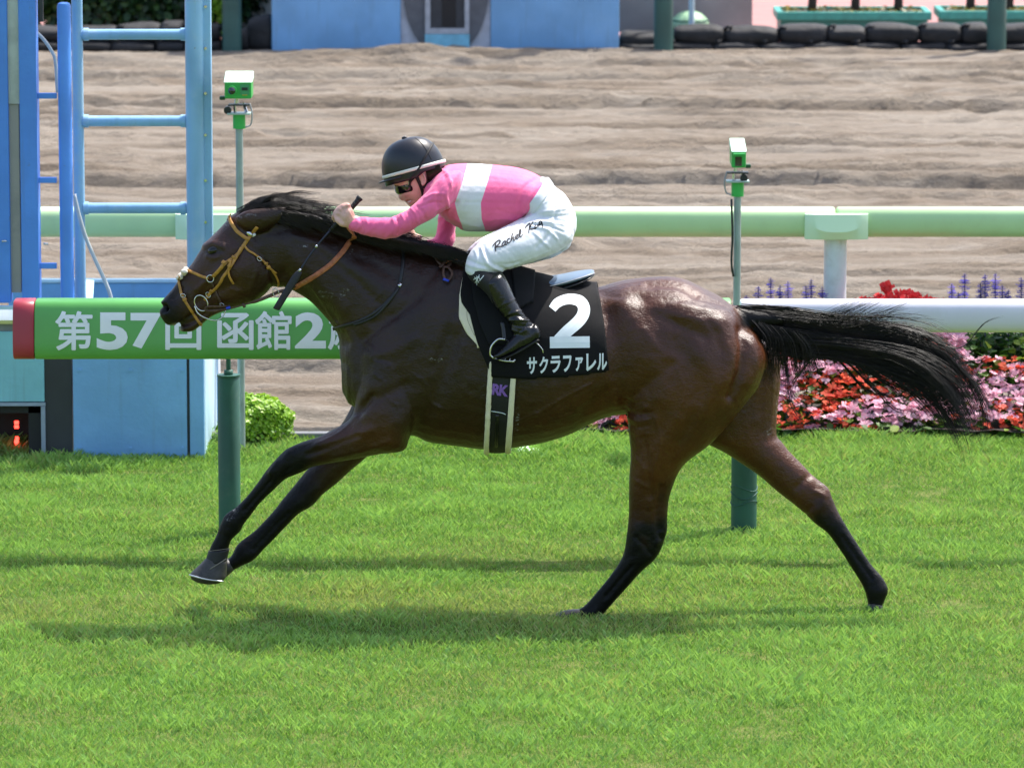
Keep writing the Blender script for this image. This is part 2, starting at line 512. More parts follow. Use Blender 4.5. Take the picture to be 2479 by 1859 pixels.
HF = [(1600,765,1795,790,.13,.12),(1600,850,1880,850,.14,.13),(1620,930,1890,910,.14,.13),(1655,1010,1884,985,.122,.12),(1700,1065,1880,1050,.10,.11),
 (1752,1094,1893,1070,.084,.105),(1795,1122,1910,1092,.073,.10),(1836,1150,1940,1122,.062,.095),(1880,1188,1974,1156,.054,.09),(1922,1221,2004,1180,.049,.085),
 (1948,1243,2015,1205,.046,.08),(1975,1268,2028,1236,.04,.075),(2003,1290,2047,1270,.034,.07),(2030,1326,2072,1310,.03,.065),(2060,1372,2106,1362,.029,.06),
 (2085,1412,2138,1400,.032,.055),(2094,1432,2150,1428,.034,.05),(2100,1455,2142,1452,.029,.05),(2103,1475,2134,1475,.031,.05)]
FN = [(880,870,1010,880,.10,-.125),(866,960,1012,980,.10,-.135),(852,1008,1000,1056,.095,-.138),(829,1026,980,1090,.088,-.135),(800,1042,925,1097,.078,-.13),
 (770,1057,856,1111,.066,-.125),(741,1067,800,1121,.056,-.12),(711,1079,757,1130,.049,-.115),(689,1091,735,1141,.045,-.11),(664,1116,712,1150,.045,-.105),
 (643,1141,690,1160,.041,-.10),(621,1172,659,1189,.032,-.095),(597,1202,630,1217,.027,-.09),(570,1229,611,1242,.028,-.085),(546,1246,592,1266,.033,-.08),
 (534,1268,581,1286,.034,-.08),(524,1295,561,1306,.028,-.08),(509,1325,554,1325,.029,-.08),(500,1355,548,1354,.032,-.08)]
FF = [(868,950,970,980,.09,.125),(840,1005,935,1055,.085,.12),(800,1060,892,1102,.07,.11),(765,1110,850,1138,.058,.10),(735,1147,815,1170,.05,.095),
 (708,1180,782,1196,.046,.09),(683,1210,757,1223,.045,.085),(667,1231,725,1242,.04,.08),(645,1256,700,1266,.032,.075),(615,1286,667,1301,.028,.07),
 (588,1306,640,1328,.029,.065),(572,1322,613,1356,.033,.06),(560,1345,588,1368,.029,.06),(546,1356,562,1382,.029,.06),(532,1364,548,1392,.031,.06)]
NK = [(1085,606,890,965,.19,0),(1000,592,842,885,.172,0),(930,577,822,832,.148,0),(860,562,801,790,.125,0),(790,541,766,750,.103,0),
 (730,522,729,719,.093,0),(680,511,692,697,.087,0),(640,507,662,692,.082,0),(612,513,645,660,.078,0)]
HD = [(602,508,655,640,.065,0),(577,512,664,670,.082,0),(552,532,656,694,.098,0),(528,557,633,718,.104,0),(505,580,601,735,.10,0),(484,607,564,746,.086,0),
 (463,640,531,755,.07,0),(440,666,503,768,.06,0),(420,696,478,777,.056,0),(402,717,452,783,.055,0),(391,730,428,788,.05,0),(388,745,415,787,.038,0)]
LJ = [(540,728,545,752,.05,0),(510,745,514,765,.046,0),(482,762,488,786,.043,0),(463,776,468,801,.041,0),(446,785,448,803,.036,0),(436,792,436,801,.022,0)]
EAR = [(570,526,612,566,.028,-.062),(590,512,636,562,.036,-.074),(620,505,660,550,.032,-.085),(655,502,682,531,.02,-.09),(691,502,693,508,.004,-.088)]
EARF = [(x1 - 22, y1 + 4, x2 - 22, y2 + 4, w, -y) for x1, y1, x2, y2, w, y in EAR]
BR = [(795,782,900,740,.115,0),(814,815,930,790,.14,0),(823,865,945,860,.163,0),(828,912,945,915,.165,0),(838,950,935,955,.15,0),(856,979,925,985,.12,0),(880,995,925,1010,.08,0)]
DK = [(1760,735,1790,800,.06,0),(1800,744,1815,800,.05,0),(1845,748,1852,796,.038,0),(1890,756,1893,790,.028,0)]
parts = [pair_loft(HT, 5, 36, 2.15), pair_loft(HN, 5, 24), pair_loft(HF, 5, 24), pair_loft(FN, 5, 24), pair_loft(FF, 5, 24),
         pair_loft(NK, 5, 30), pair_loft(HD, 5, 26, 2.2), pair_loft(LJ, 4, 18), pair_loft(EAR, 5, 14), pair_loft(EARF, 5, 14), pair_loft(DK, 4, 16), pair_loft(BR, 5, 24)]
hv, hf = union(parts, 0.0068)
px, py = proj(hv)
w_s = 0.35 + 0.65 * sstep(560, 700, px)                       # head keeps sharper forms
hv = taubin(hv, hf, 12, w=w_s)
BODY = [  # both sides
 ([(985,690),(930,760),(880,830),(858,900)], 26, -.003), ([(1060,660),(1000,760),(940,860),(905,930)], 44, .007),
 ([(1000,1062),(1040,985),(1075,900),(1095,820)], 24, -.011), ([(905,1010),(960,1020),(1000,985)], 40, .008),
 ([(880,985),(925,960),(985,930)], 14, -.005),
 ([(690,665),(745,715),(800,770),(835,830)], 15, -.009), ([(700,560),(800,620),(900,680),(960,720)], 26, .006),
 ([(760,600),(840,660),(920,735)], 10, -.004), ([(690,600),(760,665),(830,745)], 20, .005), ([(660,560),(720,560),(800,580)], 12, -.004),
 ([(870,620),(930,655),(985,700)], 16, -.004), ([(905,780),(960,760),(1020,720)], 12, -.004), ([(890,860),(950,850),(1010,820)], 14, .004),
 ([(1100,760),(1075,830),(1050,890)], 10, -.003), ([(1120,840),(1100,900)], 12, .004),
 ([(1792,800),(1797,850),(1792,900),(1768,960)], 12, -.012), ([(1760,780),(1768,850),(1755,920)], 24, .007), ([(1822,820),(1832,870),(1815,925)], 16, .006),
 ([(1512,738)], 30, .014), ([(1470,760),(1490,830),(1500,900)], 26, -.012), ([(1505,950),(1520,985),(1560,1000)], 12, -.006),
 ([(1567,690),(1636,692),(1685,716)], 9, -.006), ([(1590,765),(1640,785),(1705,815)], 14, -.005), ([(1600,740),(1660,745),(1730,780)], 26, .008),
 ([(1530,780),(1580,870),(1600,960)], 30, .007), ([(1640,830),(1680,900),(1690,960)], 22, -.005), ([(1700,860),(1730,930),(1700,1000)], 26, .006),
 ([(1440,700),(1500,722),(1560,726)], 12, -.004), ([(1410,1000),(1450,970),(1500,930)], 16, -.006),
 ([(1290,930),(1300,1000),(1320,1040)], 9, .002), ([(1335,920),(1345,990),(1360,1020)], 9, .002), ([(1380,915),(1390,970),(1405,1000)], 9, .002),
 # head
 ([(612,655)], 42, .009), ([(648,650),(640,690),(608,722)], 10, .004), ([(545,640),(520,660),(478,700)], 7, .006), ([(565,690),(520,705),(480,730)], 14, -.006),
 ([(498,597),(516,590),(538,597)], 8, .006), ([(517,606)], 11, -.003), ([(503,620),(520,625),(536,617)], 6, .003),
 ([(560,575),(580,600),(570,625)], 14, -.006), ([(440,700),(420,722)], 8, -.004), ([(397,741),(401,749)], 7.5, -.024), ([(391,733),(404,735),(409,750),(400,760)], 4, .004),
 ([(430,790),(450,775),(475,757)], 4, -.010), ([(455,705),(470,735)], 8, .003), ([(600,575),(625,600)], 10, .004),
]
hv = sculpt(hv, hf, [(a, b, c * 1.45) for a, b, c in BODY], both=True)
NEAR = [([(868,1055),(800,1080),(745,1100)], 7, -.006), ([(900,1040),(830,1065),(770,1078)], 12, .006), ([(940,1070),(880,1088),(810,1105)], 9, .004),
 ([(700,1098),(684,1120),(662,1142)], 10, .005), ([(655,1165),(625,1200),(592,1235)], 5, -.006), ([(675,1150),(640,1188),(606,1228)], 5, .002), ([(565,1262)], 14, .004),
 ([(1560,1060),(1570,1130),(1575,1200)], 8, -.005), ([(1600,1180),(1592,1250),(1598,1300)], 8, -.008), ([(1545,1280),(1540,1320)], 14, .005),
 ([(1530,1370),(1500,1405),(1466,1445)], 5, -.006), ([(1435,1482)], 12, .004), ([(1540,1110),(1560,1135)], 4, .002), ([(1535,1160),(1565,1180)], 4, .002),
 ([(1640,1020),(1600,1080),(1580,1140)], 22, .006), ([(1680,1000),(1650,1060),(1625,1120)], 10, -.004),
 ([(900,960),(880,985),(868,1000)], 9, -.010), ([(1960,1150),(1930,1180)], 9, -.006), ([(1990,1215),(1975,1240)], 12, .005), ([(2040,1300),(2075,1350),(2110,1400)], 5, -.005),
 ([(760,1180),(720,1215)], 12, .004), ([(700,1240),(650,1290),(615,1330)], 5, -.004),
 ([(880,830),(905,845),(900,870),(925,880)], 3.5, .002), ([(930,700),(900,735),(905,760)], 3.5, .002),
 ([(1515,965),(1535,975),(1560,972)], 3, -.003), ([(1517,980),(1540,990),(1570,985)], 3, .003), ([(1519,995),(1545,1004),(1578,998)], 3, -.003), ([(1520,1010),(1545,1020),(1575,1014)], 3, .003), ([(1522,1026),(1545,1034),(1570,1030)], 3, -.0025), ([(1522,1042),(1548,1052),(1580,1050)], 3, .002),
 ([(1180,1000),(1240,1020),(1300,1000),(1370,960),(1430,930)], 4, .003), ([(1300,1000),(1340,1015),(1390,1000)], 3.5, .0022), ([(1000,905),(1030,930),(1040,970),(1070,990)], 3.5, .0025), ([(905,905),(930,925),(935,960),(960,980)], 3.5, .0025), ([(870,1000),(830,1040),(790,1065),(740,1090)], 3.5, .0022),
 ([(1585,1010),(1600,1060),(1590,1120),(1575,1180),(1570,1230)], 4, .003), ([(1640,890),(1655,950),(1640,1010)], 4, .002), ([(1700,760),(1730,800),(1745,850)], 10, -.003), ([(1560,800),(1600,850),(1660,880)], 12, .003),
 ([(760,700),(800,760),(830,800)], 4, .003), ([(545,668),(520,690),(500,700)], 3.5, .002), ([(560,700),(590,705),(620,695)], 3.5, .0018), ([(610,620),(620,660),(605,700)], 6, .003),
 ([(672,1120),(655,1145)], 5, .004), ([(700,1135),(685,1150)], 5, -.004), ([(1540,1300),(1560,1320),(1575,1340)], 5, -.004), ([(1600,1290),(1590,1315)], 6, .005), ([(1975,1190),(1995,1200)], 6, .004), ([(1965,1225),(1950,1245)], 5, -.004)]
hv = sculpt(hv, hf, [(a, b, c * 1.3) for a, b, c in NEAR])
px, py = proj(hv)
hn = vnormals(hv, hf)
# fine unevenness of muscle under the coat
hv = hv + hn * (0.007 * (fbm(px / 55, py / 55, 3, 11) - 0.45) * sstep(640, 720, px) * sstep(1150, 1050, py))[:, None]
H_BVH = bvh(hv, hf)
# coat: dark points on legs, muzzle, crest
nz = fbm(px / 40, py / 40, 3, 5) - 0.45
leg_f = sstep(850, 690, px + nz * 60) * sstep(1035, 1075, py)
leg_h = sstep(1150, 1335, py + nz * 150 + (px - 1565) * .55 * (px < 1700) + (px - 1960) * .25 * (px >= 1700)) * (px > 1200)
leg_hn = .75 * sstep(1560, 1650, px + nz * 30) * sstep(1100, 1260, py) * (px < 1720)
muz = sstep(470, 395, px + (745 - py) * 0.35 + nz * 20) * 0.85
crest = sstep(0.75, 1.0, hn[:, 2]) * (px < 1180) * (px > 560) * 0.5
dark = np.clip(np.maximum.reduce([leg_f, leg_h, leg_hn, muz, crest, sstep(1770, 1810, px) * sstep(810, 780, py) * (px > 1770)]), 0, 1)
nost = np.exp(-(poly_dist(px, py, [(396, 740), (400, 748)]) / 6.5) ** 2) * (hn[:, 1] < 0.3)
mouth = np.exp(-(poly_dist(px, py, [(428, 790), (450, 775), (470, 760)]) / 3.5) ** 2)
foam = np.zeros(len(hv))
for pts, r in (([(775,710),(800,716)],9), ([(828,712),(838,705)],9), ([(822,726)],5), ([(720,598),(745,596)],5), ([(852,605),(848,612)],4), ([(1042,868),(1062,874),(1072,868)],6),
               ([(432,784),(440,795)],5), ([(572,1230),(560,1252)],9), ([(552,1258)],6), ([(575,535),(585,522),(615,520)],7), ([(1855,1050),(1870,1040)],8), ([(1880,960),(1884,1010)],6),
               ([(1985,1168),(2003,1182)],7), ([(1255,985),(1250,1040)],6), ([(525,565),(510,578)],6), ([(549,545)],6)):
    foam = np.maximum(foam, np.exp(-(poly_dist(px, py, pts) / r) ** 2))
skin = np.maximum.reduce([nost, mouth, .8 * np.exp(-(poly_dist(px, py, [(506, 608), (530, 606)]) / 11) ** 2)])
pale = np.maximum(np.exp(-(poly_dist(px, py, [(421, 789), (430, 787)]) / 4.5) ** 2), np.exp(-(poly_dist(px, py, [(434, 797), (436, 801)]) / 4.5) ** 2))

t = NT("coat_dark_bay")
hair = t.noise(170, 4, 0.7, (0.4, 1, 1.2))
big = t.noise(5.5, 3)
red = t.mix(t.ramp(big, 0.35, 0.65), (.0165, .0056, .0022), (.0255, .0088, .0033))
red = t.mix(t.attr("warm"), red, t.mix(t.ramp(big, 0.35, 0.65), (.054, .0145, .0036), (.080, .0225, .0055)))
col = t.mix(t.ramp(t.attr("dark"), 0.05, 0.95), red, (.0036, .0032, .0034))
col = t.mix(t.math('MULTIPLY', t.attr("skin"), 0.9), col, (.003, .0025, .0028))
fm = t.math('MULTIPLY', t.ramp(t.attr("foam"), 0.25, 0.9), t.ramp(t.noise(70, 5, 0.75, (1, 1, 1.6)), 0.50, 0.72))
col = t.mix(t.math('MULTIPLY', fm, 0.55), col, (.62, .62, .64))
col = t.mix(t.math('MULTIPLY', t.attr("pale"), 0.75), col, (.5, .46, .40))
rough = t.math('ADD', t.math('MULTIPLY', hair, 0.30), 0.215)
rough = t.math('ADD', rough, t.math('SUBTRACT', t.math('MULTIPLY', t.attr("dark"), 0.06), t.math('MULTIPLY', t.attr("warm"), .05)))
hb = t.n("Bump"); hb.inputs["Strength"].default_value = 0.9; hb.inputs["Distance"].default_value = 0.0022
t.l(hair, hb.inputs["Height"])
hb2 = t.n("Bump"); hb2.inputs["Strength"].default_value = 0.6; hb2.inputs["Distance"].default_value = 0.009
t.l(t.noise(26, 3, 0.6), hb2.inputs["Height"]); t.l(hb.outputs[0], hb2.inputs["Normal"])
M_COAT = t.bsdf(col, rough, 0, t.math('SUBTRACT', .42, t.math('MULTIPLY', t.attr("dark"), .24)), hb2.outputs[0])
M_HOOF = simple("hoof_horn", (.038, .034, .031), .5, var=.35, scale=40, bump=.001, dirt=(.12, .10, .075, .5), dscale=16)
M_SHOE = simple("shoe_aluminium", (.6, .62, .64), .35, 1.0)
t = NT("hair_black")
hcol = t.mix(t.ramp(t.noise(14, 3), .35, .7), (.0040, .0034, .0034), (.016, .0105, .0080))
M_HAIR = t.bsdf(hcol, .5, 0, .4)
M_EYE = NT("eye").bsdf((.005, .0035, .003), .12, 0, .5)

horse = thing("racehorse", "dark bay racehorse galloping left, wearing number two cloth", "horse", (0.1, 0, 0))
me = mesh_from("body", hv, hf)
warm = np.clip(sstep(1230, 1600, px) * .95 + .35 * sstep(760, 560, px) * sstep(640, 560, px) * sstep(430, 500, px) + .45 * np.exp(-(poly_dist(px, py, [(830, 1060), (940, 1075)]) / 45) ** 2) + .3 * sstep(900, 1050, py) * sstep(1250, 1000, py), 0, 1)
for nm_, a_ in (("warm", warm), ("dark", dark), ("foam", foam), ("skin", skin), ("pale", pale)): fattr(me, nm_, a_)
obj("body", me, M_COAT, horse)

def cast(px_, py_, tree=None, off=0.0):
    "point of the near side seen at a photo pixel"
    d = Vector(pix_dir(px_, py_)).normalized()
    h = (tree or H_BVH).ray_cast(Vector(CAM), d)
    if h[0] is None: return None, None
    return np.array(h[0]) + np.array(h[1]) * off, np.array(h[1])

# eyes
for s in (-1, 1):
    p_, n_ = cast(518, 607)
    p_ = p_ + np.array([0, .010, 0])
    u, vv = np.meshgrid(np.linspace(0, np.pi, 13), np.linspace(0, 2 * np.pi, 20, endpoint=False), indexing='ij')
    rg = np.stack([np.sin(u) * np.cos(vv) * .027, np.cos(u) * .020, np.sin(u) * np.sin(vv) * .019], -1)
    c_, s_ = math.cos(.35), math.sin(.35)
    rg = np.stack([rg[..., 0] * c_ - rg[..., 2] * s_, rg[..., 1], rg[..., 0] * s_ + rg[..., 2] * c_], -1) + p_ * np.array([1, -s, 1])
    v_, f_ = rings_vf(rg, False)
    mobj("eye", v_, f_, M_EYE, horse)

def hoof(st, shoe=None):
    v_, f_ = pair_loft(st, 5, 24, 2.3)
    o = mobj("hoof", v_, f_, M_HOOF, horse)
    if shoe:
        mb = MB(); mb.tube(catmull([P(*q) for q in shoe], 8), .0032, 8); mb.build("horseshoe", M_SHOE, o, True)
hoof([(497,1352,550,1360,.036,-.08),(482,1368,549,1381,.044,-.08),(464,1384,547,1397,.053,-.08),(460,1391,541,1405,.055,-.08)],
     [(541,1407,-.12),(500,1402,-.135),(468,1394,-.12),(459,1391,-.08),(468,1394,-.04),(500,1402,-.03)])
hoof([(546,1352,566,1380,.034,.06),(528,1362,553,1392,.042,.06),(510,1376,540,1404,.05,.06),(500,1388,532,1410,.052,.06)])
hoof([(1402,1474,1404,1503,.032,-.07),(1376,1476,1378,1507,.045,-.07),(1348,1484,1350,1508,.052,-.07),(1330,1494,1331,1508,.046,-.07)])
hoof([(2101,1462,2138,1466,.034,.05),(2098,1476,2140,1484,.043,.05),(2097,1492,2140,1500,.05,.05)])
# pastern patch of the near fore
mb = MB()
v_, f_ = pair_loft([(505,1333,556,1328,.034,-.08),(500,1348,552,1345,.036,-.08),(496,1362,549,1358,.038,-.08)], 4, 24, cap=False); mb.add(v_, f_)
mb.build("pastern_wrap", simple("wrap_black", (.008, .008, .009), .6), horse, True)
mb = MB()
mb.tube([P(499, 1383, -.118), P(520, 1370, -.125), P(548, 1352, -.115)], .0024, 6); mb.tube([P(503, 1334, -.118), P(530, 1331, -.122), P(556, 1327, -.112)], .0012, 6)
mb.build("wrap_edge", simple("wrap_edge_tan", (.20, .18, .14), .6), horse, True)

# ------------------------------------------------------------------ mane, forelock and tail
def strands(paths, radii, nseg=9, sides=3):
    "many hairs as thin tapered tubes; paths: (S, K, 3) control points"
    paths = np.asarray(paths, float)
    S, Kc, _ = paths.shape
    seg = []
    for i in range(S):
        seg.append(catmull(paths[i], max(1, nseg // (Kc - 1))))
    pts = np.asarray(seg)                               # S, n, 3
    n = pts.shape[1]
    tg = np.gradient(pts, axis=1); tg /= np.linalg.norm(tg, axis=2, keepdims=True) + 1e-9
    u = np.cross(tg, np.array([0.13, 0.97, 0.2])); u /= np.linalg.norm(u, axis=2, keepdims=True) + 1e-9
    w = np.cross(tg, u)
    rr = np.asarray(radii)[:, None] * np.clip(1.15 - np.linspace(0, 1, n) ** 2.2, .12, 1)[None]
    a = np.arange(sides) * 2 * np.pi / sides
    v = pts[:, :, None] + rr[:, :, None, None] * (np.cos(a)[None, None, :, None] * u[:, :, None] + np.sin(a)[None, None, :, None] * w[:, :, None])
    v = v.reshape(-1, 3)
    base = (np.arange(S) * n * sides)[:, None, None]
    i = np.arange(n - 1)[None, :, None] * sides
    j = np.arange(sides)[None, None, :]; k = (np.arange(sides) + 1)[None, None, :] % sides
    f = np.stack([base + i + j, base + i + k, base + i + sides + k, base + i + sides + j], -1).reshape(-1, 4)
    return v, f
def Ppath(rows):                                        # rows (S,K,3) of px, py, Y
    r_ = np.asarray(rows, float)
    return P(r_[..., 0], r_[..., 1], r_[..., 2])
def rn(s=1.0): return random.gauss(0, s)
rows = []; rad = []
crest_pts = catmull([(598,508),(640,505),(700,512),(760,528),(830,552),(910,570),(1000,588),(1085,603)], 20)
def crest_at(u):
    i = u * (len(crest_pts) - 1); a = int(i); b = min(a + 1, len(crest_pts) - 1); return crest_pts[a] * (1 - i + a) + crest_pts[b] * (i - a)
def lock(root, tip, lift, yo, n, rs, ts, r0, bow=0.0):
    "a lock of hairs that start spread out and gather to a point"
    for _ in range(n):
        a, b, c = rn(rs), rn(rs * .5), rn(.012)
        L = random.uniform(.72, 1.04)
        tx, ty = root[0] + (tip[0] - root[0]) * L + rn(ts), root[1] + (tip[1] - root[1]) * L + rn(ts)
        rows.append([(root[0] + a, root[1] + b, yo * .6 + c), (root[0] + a * .8 + (tip[0] - root[0]) * .25, root[1] + b * .8 + (tip[1] - root[1]) * .2 - lift + rn(2), yo + c * .8),
                     (root[0] + a * .35 + (tip[0] - root[0]) * .62 * L, root[1] + b * .4 + (tip[1] - root[1]) * .6 * L - lift * .8 + bow + rn(1.5), yo * 1.1 + c * .4), (tx, ty, yo * 1.15 + c * .3)])
        rad.append(random.uniform(.0005, .0013))
for k in range(62):                                     # wind-blown mane in spiky locks
    u = (k + random.random()) / 62 * .97
    c0 = crest_at(u); near = random.random() < .6
    L = random.uniform(90, 165) * (1 - .25 * u)
    rise = random.uniform(-6, 34) * (1 - u) ** .7 + (random.uniform(10, 30) if random.random() < .25 and u < .6 else 0)
    slope = .30 if u > .25 else .16
    lock((c0[0], c0[1] + random.uniform(0, 10)), (c0[0] + L, c0[1] + slope * L - rise), random.uniform(6, 16) * (1 - .6 * u), (-.06 if near else .02) + rn(.015), 30, 9, 2.2, .001, rn(3))
for k in range(60):                                     # thin stray wisps
    u = random.random() * .75; c0 = crest_at(u); L = random.uniform(80, 150)
    lock((c0[0], c0[1]), (c0[0] + L, c0[1] + .2 * L - random.uniform(25, 62) * (1 - u)), random.uniform(8, 18), rn(.03), 6, 4, 2.5, .0008)
for i in range(1500):                                   # hair lying against the near side of the crest
    u = random.random() ** .8
    c0 = crest_at(u); L = random.uniform(70, 150)
    d0 = random.uniform(-4, 30 * vnoise(np.array([u * 26]), np.array([3.3]), 4)[0] + 4) * (1 - .35 * u); L *= random.uniform(.5, 1.2)
    yb = -.05 - .045 * u
    rows.append([(c0[0], c0[1] + d0 - 6, yb * .5), (c0[0] + L * .3, c0[1] + d0 + L * .05, yb - .03), (c0[0] + L * .65, c0[1] + d0 + L * .18, yb - .045), (c0[0] + L, c0[1] + d0 + L * .34 + rn(5), yb - .05)])
    rad.append(random.uniform(.001, .002))
v_, f_ = strands(Ppath(rows), rad, 6)
tag(mobj("mane", v_, f_, M_HAIR, horse), "black mane streaming back in the wind")
rows = []; rad = []
for k in range(26):                                     # forelock thrown back over the poll
    g = random.random(); top = 474 + 26 * g
    r0 = (583 + 30 * random.random(), 511 + 9 * random.random())
    lock(r0, (r0[0] + random.uniform(80, 175), top + 22 * g + random.uniform(-22, 10)), 20 - 10 * g, rn(.028), 32, 6, 3, .001, -6)
v_, f_ = strands(Ppath(rows), rad)
mobj("forelock", v_, f_, M_HAIR, horse)
# tail
UP = catmull([(1772,741),(1850,744),(1930,752),(1995,772),(2070,786),(2150,786),(2230,802),(2295,838),(2345,890),(2385,955),(2402,1015)], 10)
LO = catmull([(1796,792),(1850,826),(1930,840),(2010,846),(2090,862),(2170,884),(2240,922),(2290,970),(2322,1020),(2340,1060),(2352,1086)], 10)
def tailp(u, t_):
    i = t_ * (len(UP) - 1); a = int(i); b = min(a + 1, len(UP) - 1); w_ = i - a
    return (UP[a] * (1 - w_) + UP[b] * w_) * (1 - u) + (LO[a] * (1 - w_) + LO[b] * w_) * u
rows = []; rad = []
locks = [(random.random(), rn(.03), rn(1), random.uniform(.8, 1.0)) for _ in range(95)]
for i in range(2500):
    u, yo, dr, tl = random.choice(locks)
    u = min(max(u + rn(.05), -.05), 1.06); t0 = random.random() ** 1.6 * .28
    if random.random() < .2: u = 1.0 + random.random() * .30; t0 += .12; tl *= .86
    t1 = min(1.0, tl * random.uniform(.72, 1.02))
    row = []
    for k in range(6):
        tt = t0 + (t1 - t0) * k / 5
        q = tailp(min(max(u + dr * .10 * tt * (k / 5), -.1), 1.35), tt)
        sp = (k / 5) ** 1.6
        row.append((q[0] + rn(3) * sp, q[1] + (dr * 17 + rn(5)) * sp + 3 * math.sin(k * 1.7 + dr * 9), yo * (.5 + .9 * sp)))
    rows.append(row); rad.append(random.uniform(.0005, .0009) if u > 1 else random.uniform(.0006, .0014))
for i in range(170):                                    # upper wisps
    x0 = random.uniform(1930, 2060); L = random.uniform(70, 190); up = random.uniform(.12, .42); yo = rn(.025)
    y0 = 772 + (x0 - 1930) * .12 + rn(5)
    rows.append([(x0 - 60, y0 - 6, yo), (x0, y0, yo), (x0 + L * .3, y0 - L * up * .12, yo), (x0 + L * .55, y0 - L * up * .45, yo), (x0 + L * .8, y0 - L * up * .8, yo), (x0 + L, y0 - L * up + rn(6), yo)])
    rad.append(random.uniform(.0005, .0011))
for i in range(520):                                    # hanging strands below the dock
    g = random.random(); x0 = 1850 + 125 * g + rn(6); L = random.uniform(50, 125) * (1.1 - .4 * g); yo = rn(.03)
    y0 = 800 + 36 * g; sw = rn(6) + 10 * g
    rows.append([(x0 - 30, y0 - 25, yo), (x0 - 8, y0, yo), (x0, y0 + L * .25, yo), (x0 + sw * .4, y0 + L * .5, yo), (x0 + sw * .8, y0 + L * .78, yo), (x0 + sw * 1.3 + rn(4), y0 + L, yo)])
    rad.append(random.uniform(.0006, .0015))
def wisp(pts, n, spread, r0):
    for i in range(n):
        k = len(pts); o1, o2, yo = rn(spread), rn(spread), rn(.012)
        p_ = catmull([(a, b, 0) for a, b in pts], 8)
        idx = np.linspace(0, (len(p_) - 1) * random.uniform(.8, 1), 6).astype(int)
        rows.append([(p_[q][0] + o1 * (.25 + j / 5), p_[q][1] + o2 * (.25 + j / 5), yo) for j, q in enumerate(idx)])
        rad.append(random.uniform(.5, 1.1) * r0)
wisp([(2270,830),(2315,843),(2345,830),(2370,795),(2400,772),(2440,764)], 7, 1.2, .0013)
wisp([(2300,850),(2350,872),(2380,868),(2420,830),(2450,800)], 4, 1.5, .0009)
wisp([(1985,850),(2040,880),(2080,930),(2120,955),(2160,945),(2195,905)], 12, 2.5, .0013)
wisp([(2030,860),(2080,905),(2130,955),(2170,960),(2210,955),(2260,965)], 14, 3.5, .0012)
wisp([(2060,870),(2110,930),(2160,985),(2200,995),(2250,988)], 12, 4, .0010)
wisp([(1960,845),(1958,880),(1930,910),(1912,950),(1935,975),(1965,995)], 10, 3, .0012)
wisp([(1890,840),(1905,900),(1908,960),(1925,1000),(1945,1015)], 14, 4, .0010)
wisp([(2030,862),(2110,905),(2180,960),(2220,1000)], 22, 6, .0011)
wisp([(2120,890),(2190,940),(2250,1000),(2275,1040)], 26, 7, .0011)
wisp([(2250,830),(2330,900),(2375,975),(2385,1040),(2370,1075)], 40, 7, .0010)
wisp([(2280,850),(2350,915),(2395,990),(2405,1050)], 24, 7, .0009)
wisp([(2190,900),(2250,960),(2290,1010),(2310,1045),(2320,1070)], 40, 5, .0013)
wisp([(2090,880),(2150,930),(2230,960),(2280,1000)], 26, 6, .0011)
v_, f_ = strands(Ppath(rows), rad, 10)
tag(mobj("tail", v_, f_, M_HAIR, horse), "long black tail flying out behind")
# ================================================================== tack: bridle, reins, saddle, cloths, girth
M_TAN = simple("leather_tan", (.43, .21, .035), .42, var=.25, scale=60, bump=.0006, bscale=300, dirt=(.12, .05, .015, .5), dscale=30)
M_REIN = simple("rein_orange", (.40, .125, .05), .55, var=.2, scale=50, bump=.0012, bscale=260, dirt=(.55, .33, .22, .4), dscale=40)
M_BROWN = simple("leather_brown", (.075, .036, .022), .5, var=.3, scale=60, bump=.0006)
M_STRAP = simple("strap_black", (.010, .010, .011), .45, var=.2, bump=.0005)
M_STEEL = simple("steel", (.62, .62, .62), .22, 1.0, var=.05)
M_BLUETAPE = simple("tape_blue", (.01, .05, .55), .5)
M_WHITEP = simple("plastic_white", (.78, .78, .75), .45, var=.04)
M_FLEECE = simple("fleece_white", (.72, .68, .58), .9, var=.1, scale=60, bump=.006, bscale=90)

def surf_path(pts, tree=None, off=.004, sub=8, ydef=None):
    "photo line laid onto the near side; points may carry their own depth as a third value (free in the air)"
    has3 = [len(q) > 2 for q in pts]
    raw = catmull([(q[0], q[1], q[2] if len(q) > 2 else 99) for q in pts], sub)
    xy = catmull([q[:2] for q in pts], sub)
    out = []; nrm = []
    n = len(xy)
    free = np.interp(np.linspace(0, len(pts) - 1, n), np.arange(len(pts)), [1.0 if h else 0.0 for h in has3])
    yv = np.interp(np.linspace(0, len(pts) - 1, n), [i for i, h in enumerate(has3) if h] or [0], [q[2] for q in pts if len(q) > 2] or [0])
    last = None
    for i in range(n):
        p_, n_ = cast(xy[i, 0], xy[i, 1], tree, off)
        if free[i] > 0.01 or p_ is None:
            y_ = yv[i] if any(has3) else (last[1] if last is not None else -.1)
            pf = P(xy[i, 0], xy[i, 1], y_)
            if p_ is not None and free[i] < 1 and any(has3):
                pf = P(xy[i, 0], xy[i, 1], p_[1] * (1 - free[i]) + y_ * free[i])
                if pf[1] > p_[1]: pf = p_
            p_, n_ = pf, (n_ if n_ is not None else np.array([0, -1.0, .15]))
        out.append(p_); nrm.append(n_); last = p_
    out = np.array(out); nrm = np.array(nrm)
    for _ in range(2):
        out[1:-1] = (out[:-2] + 2 * out[1:-1] + out[2:]) / 4
        nrm[1:-1] = (nrm[:-2] + nrm[1:-1] + nrm[2:]) / 3
    return out, nrm
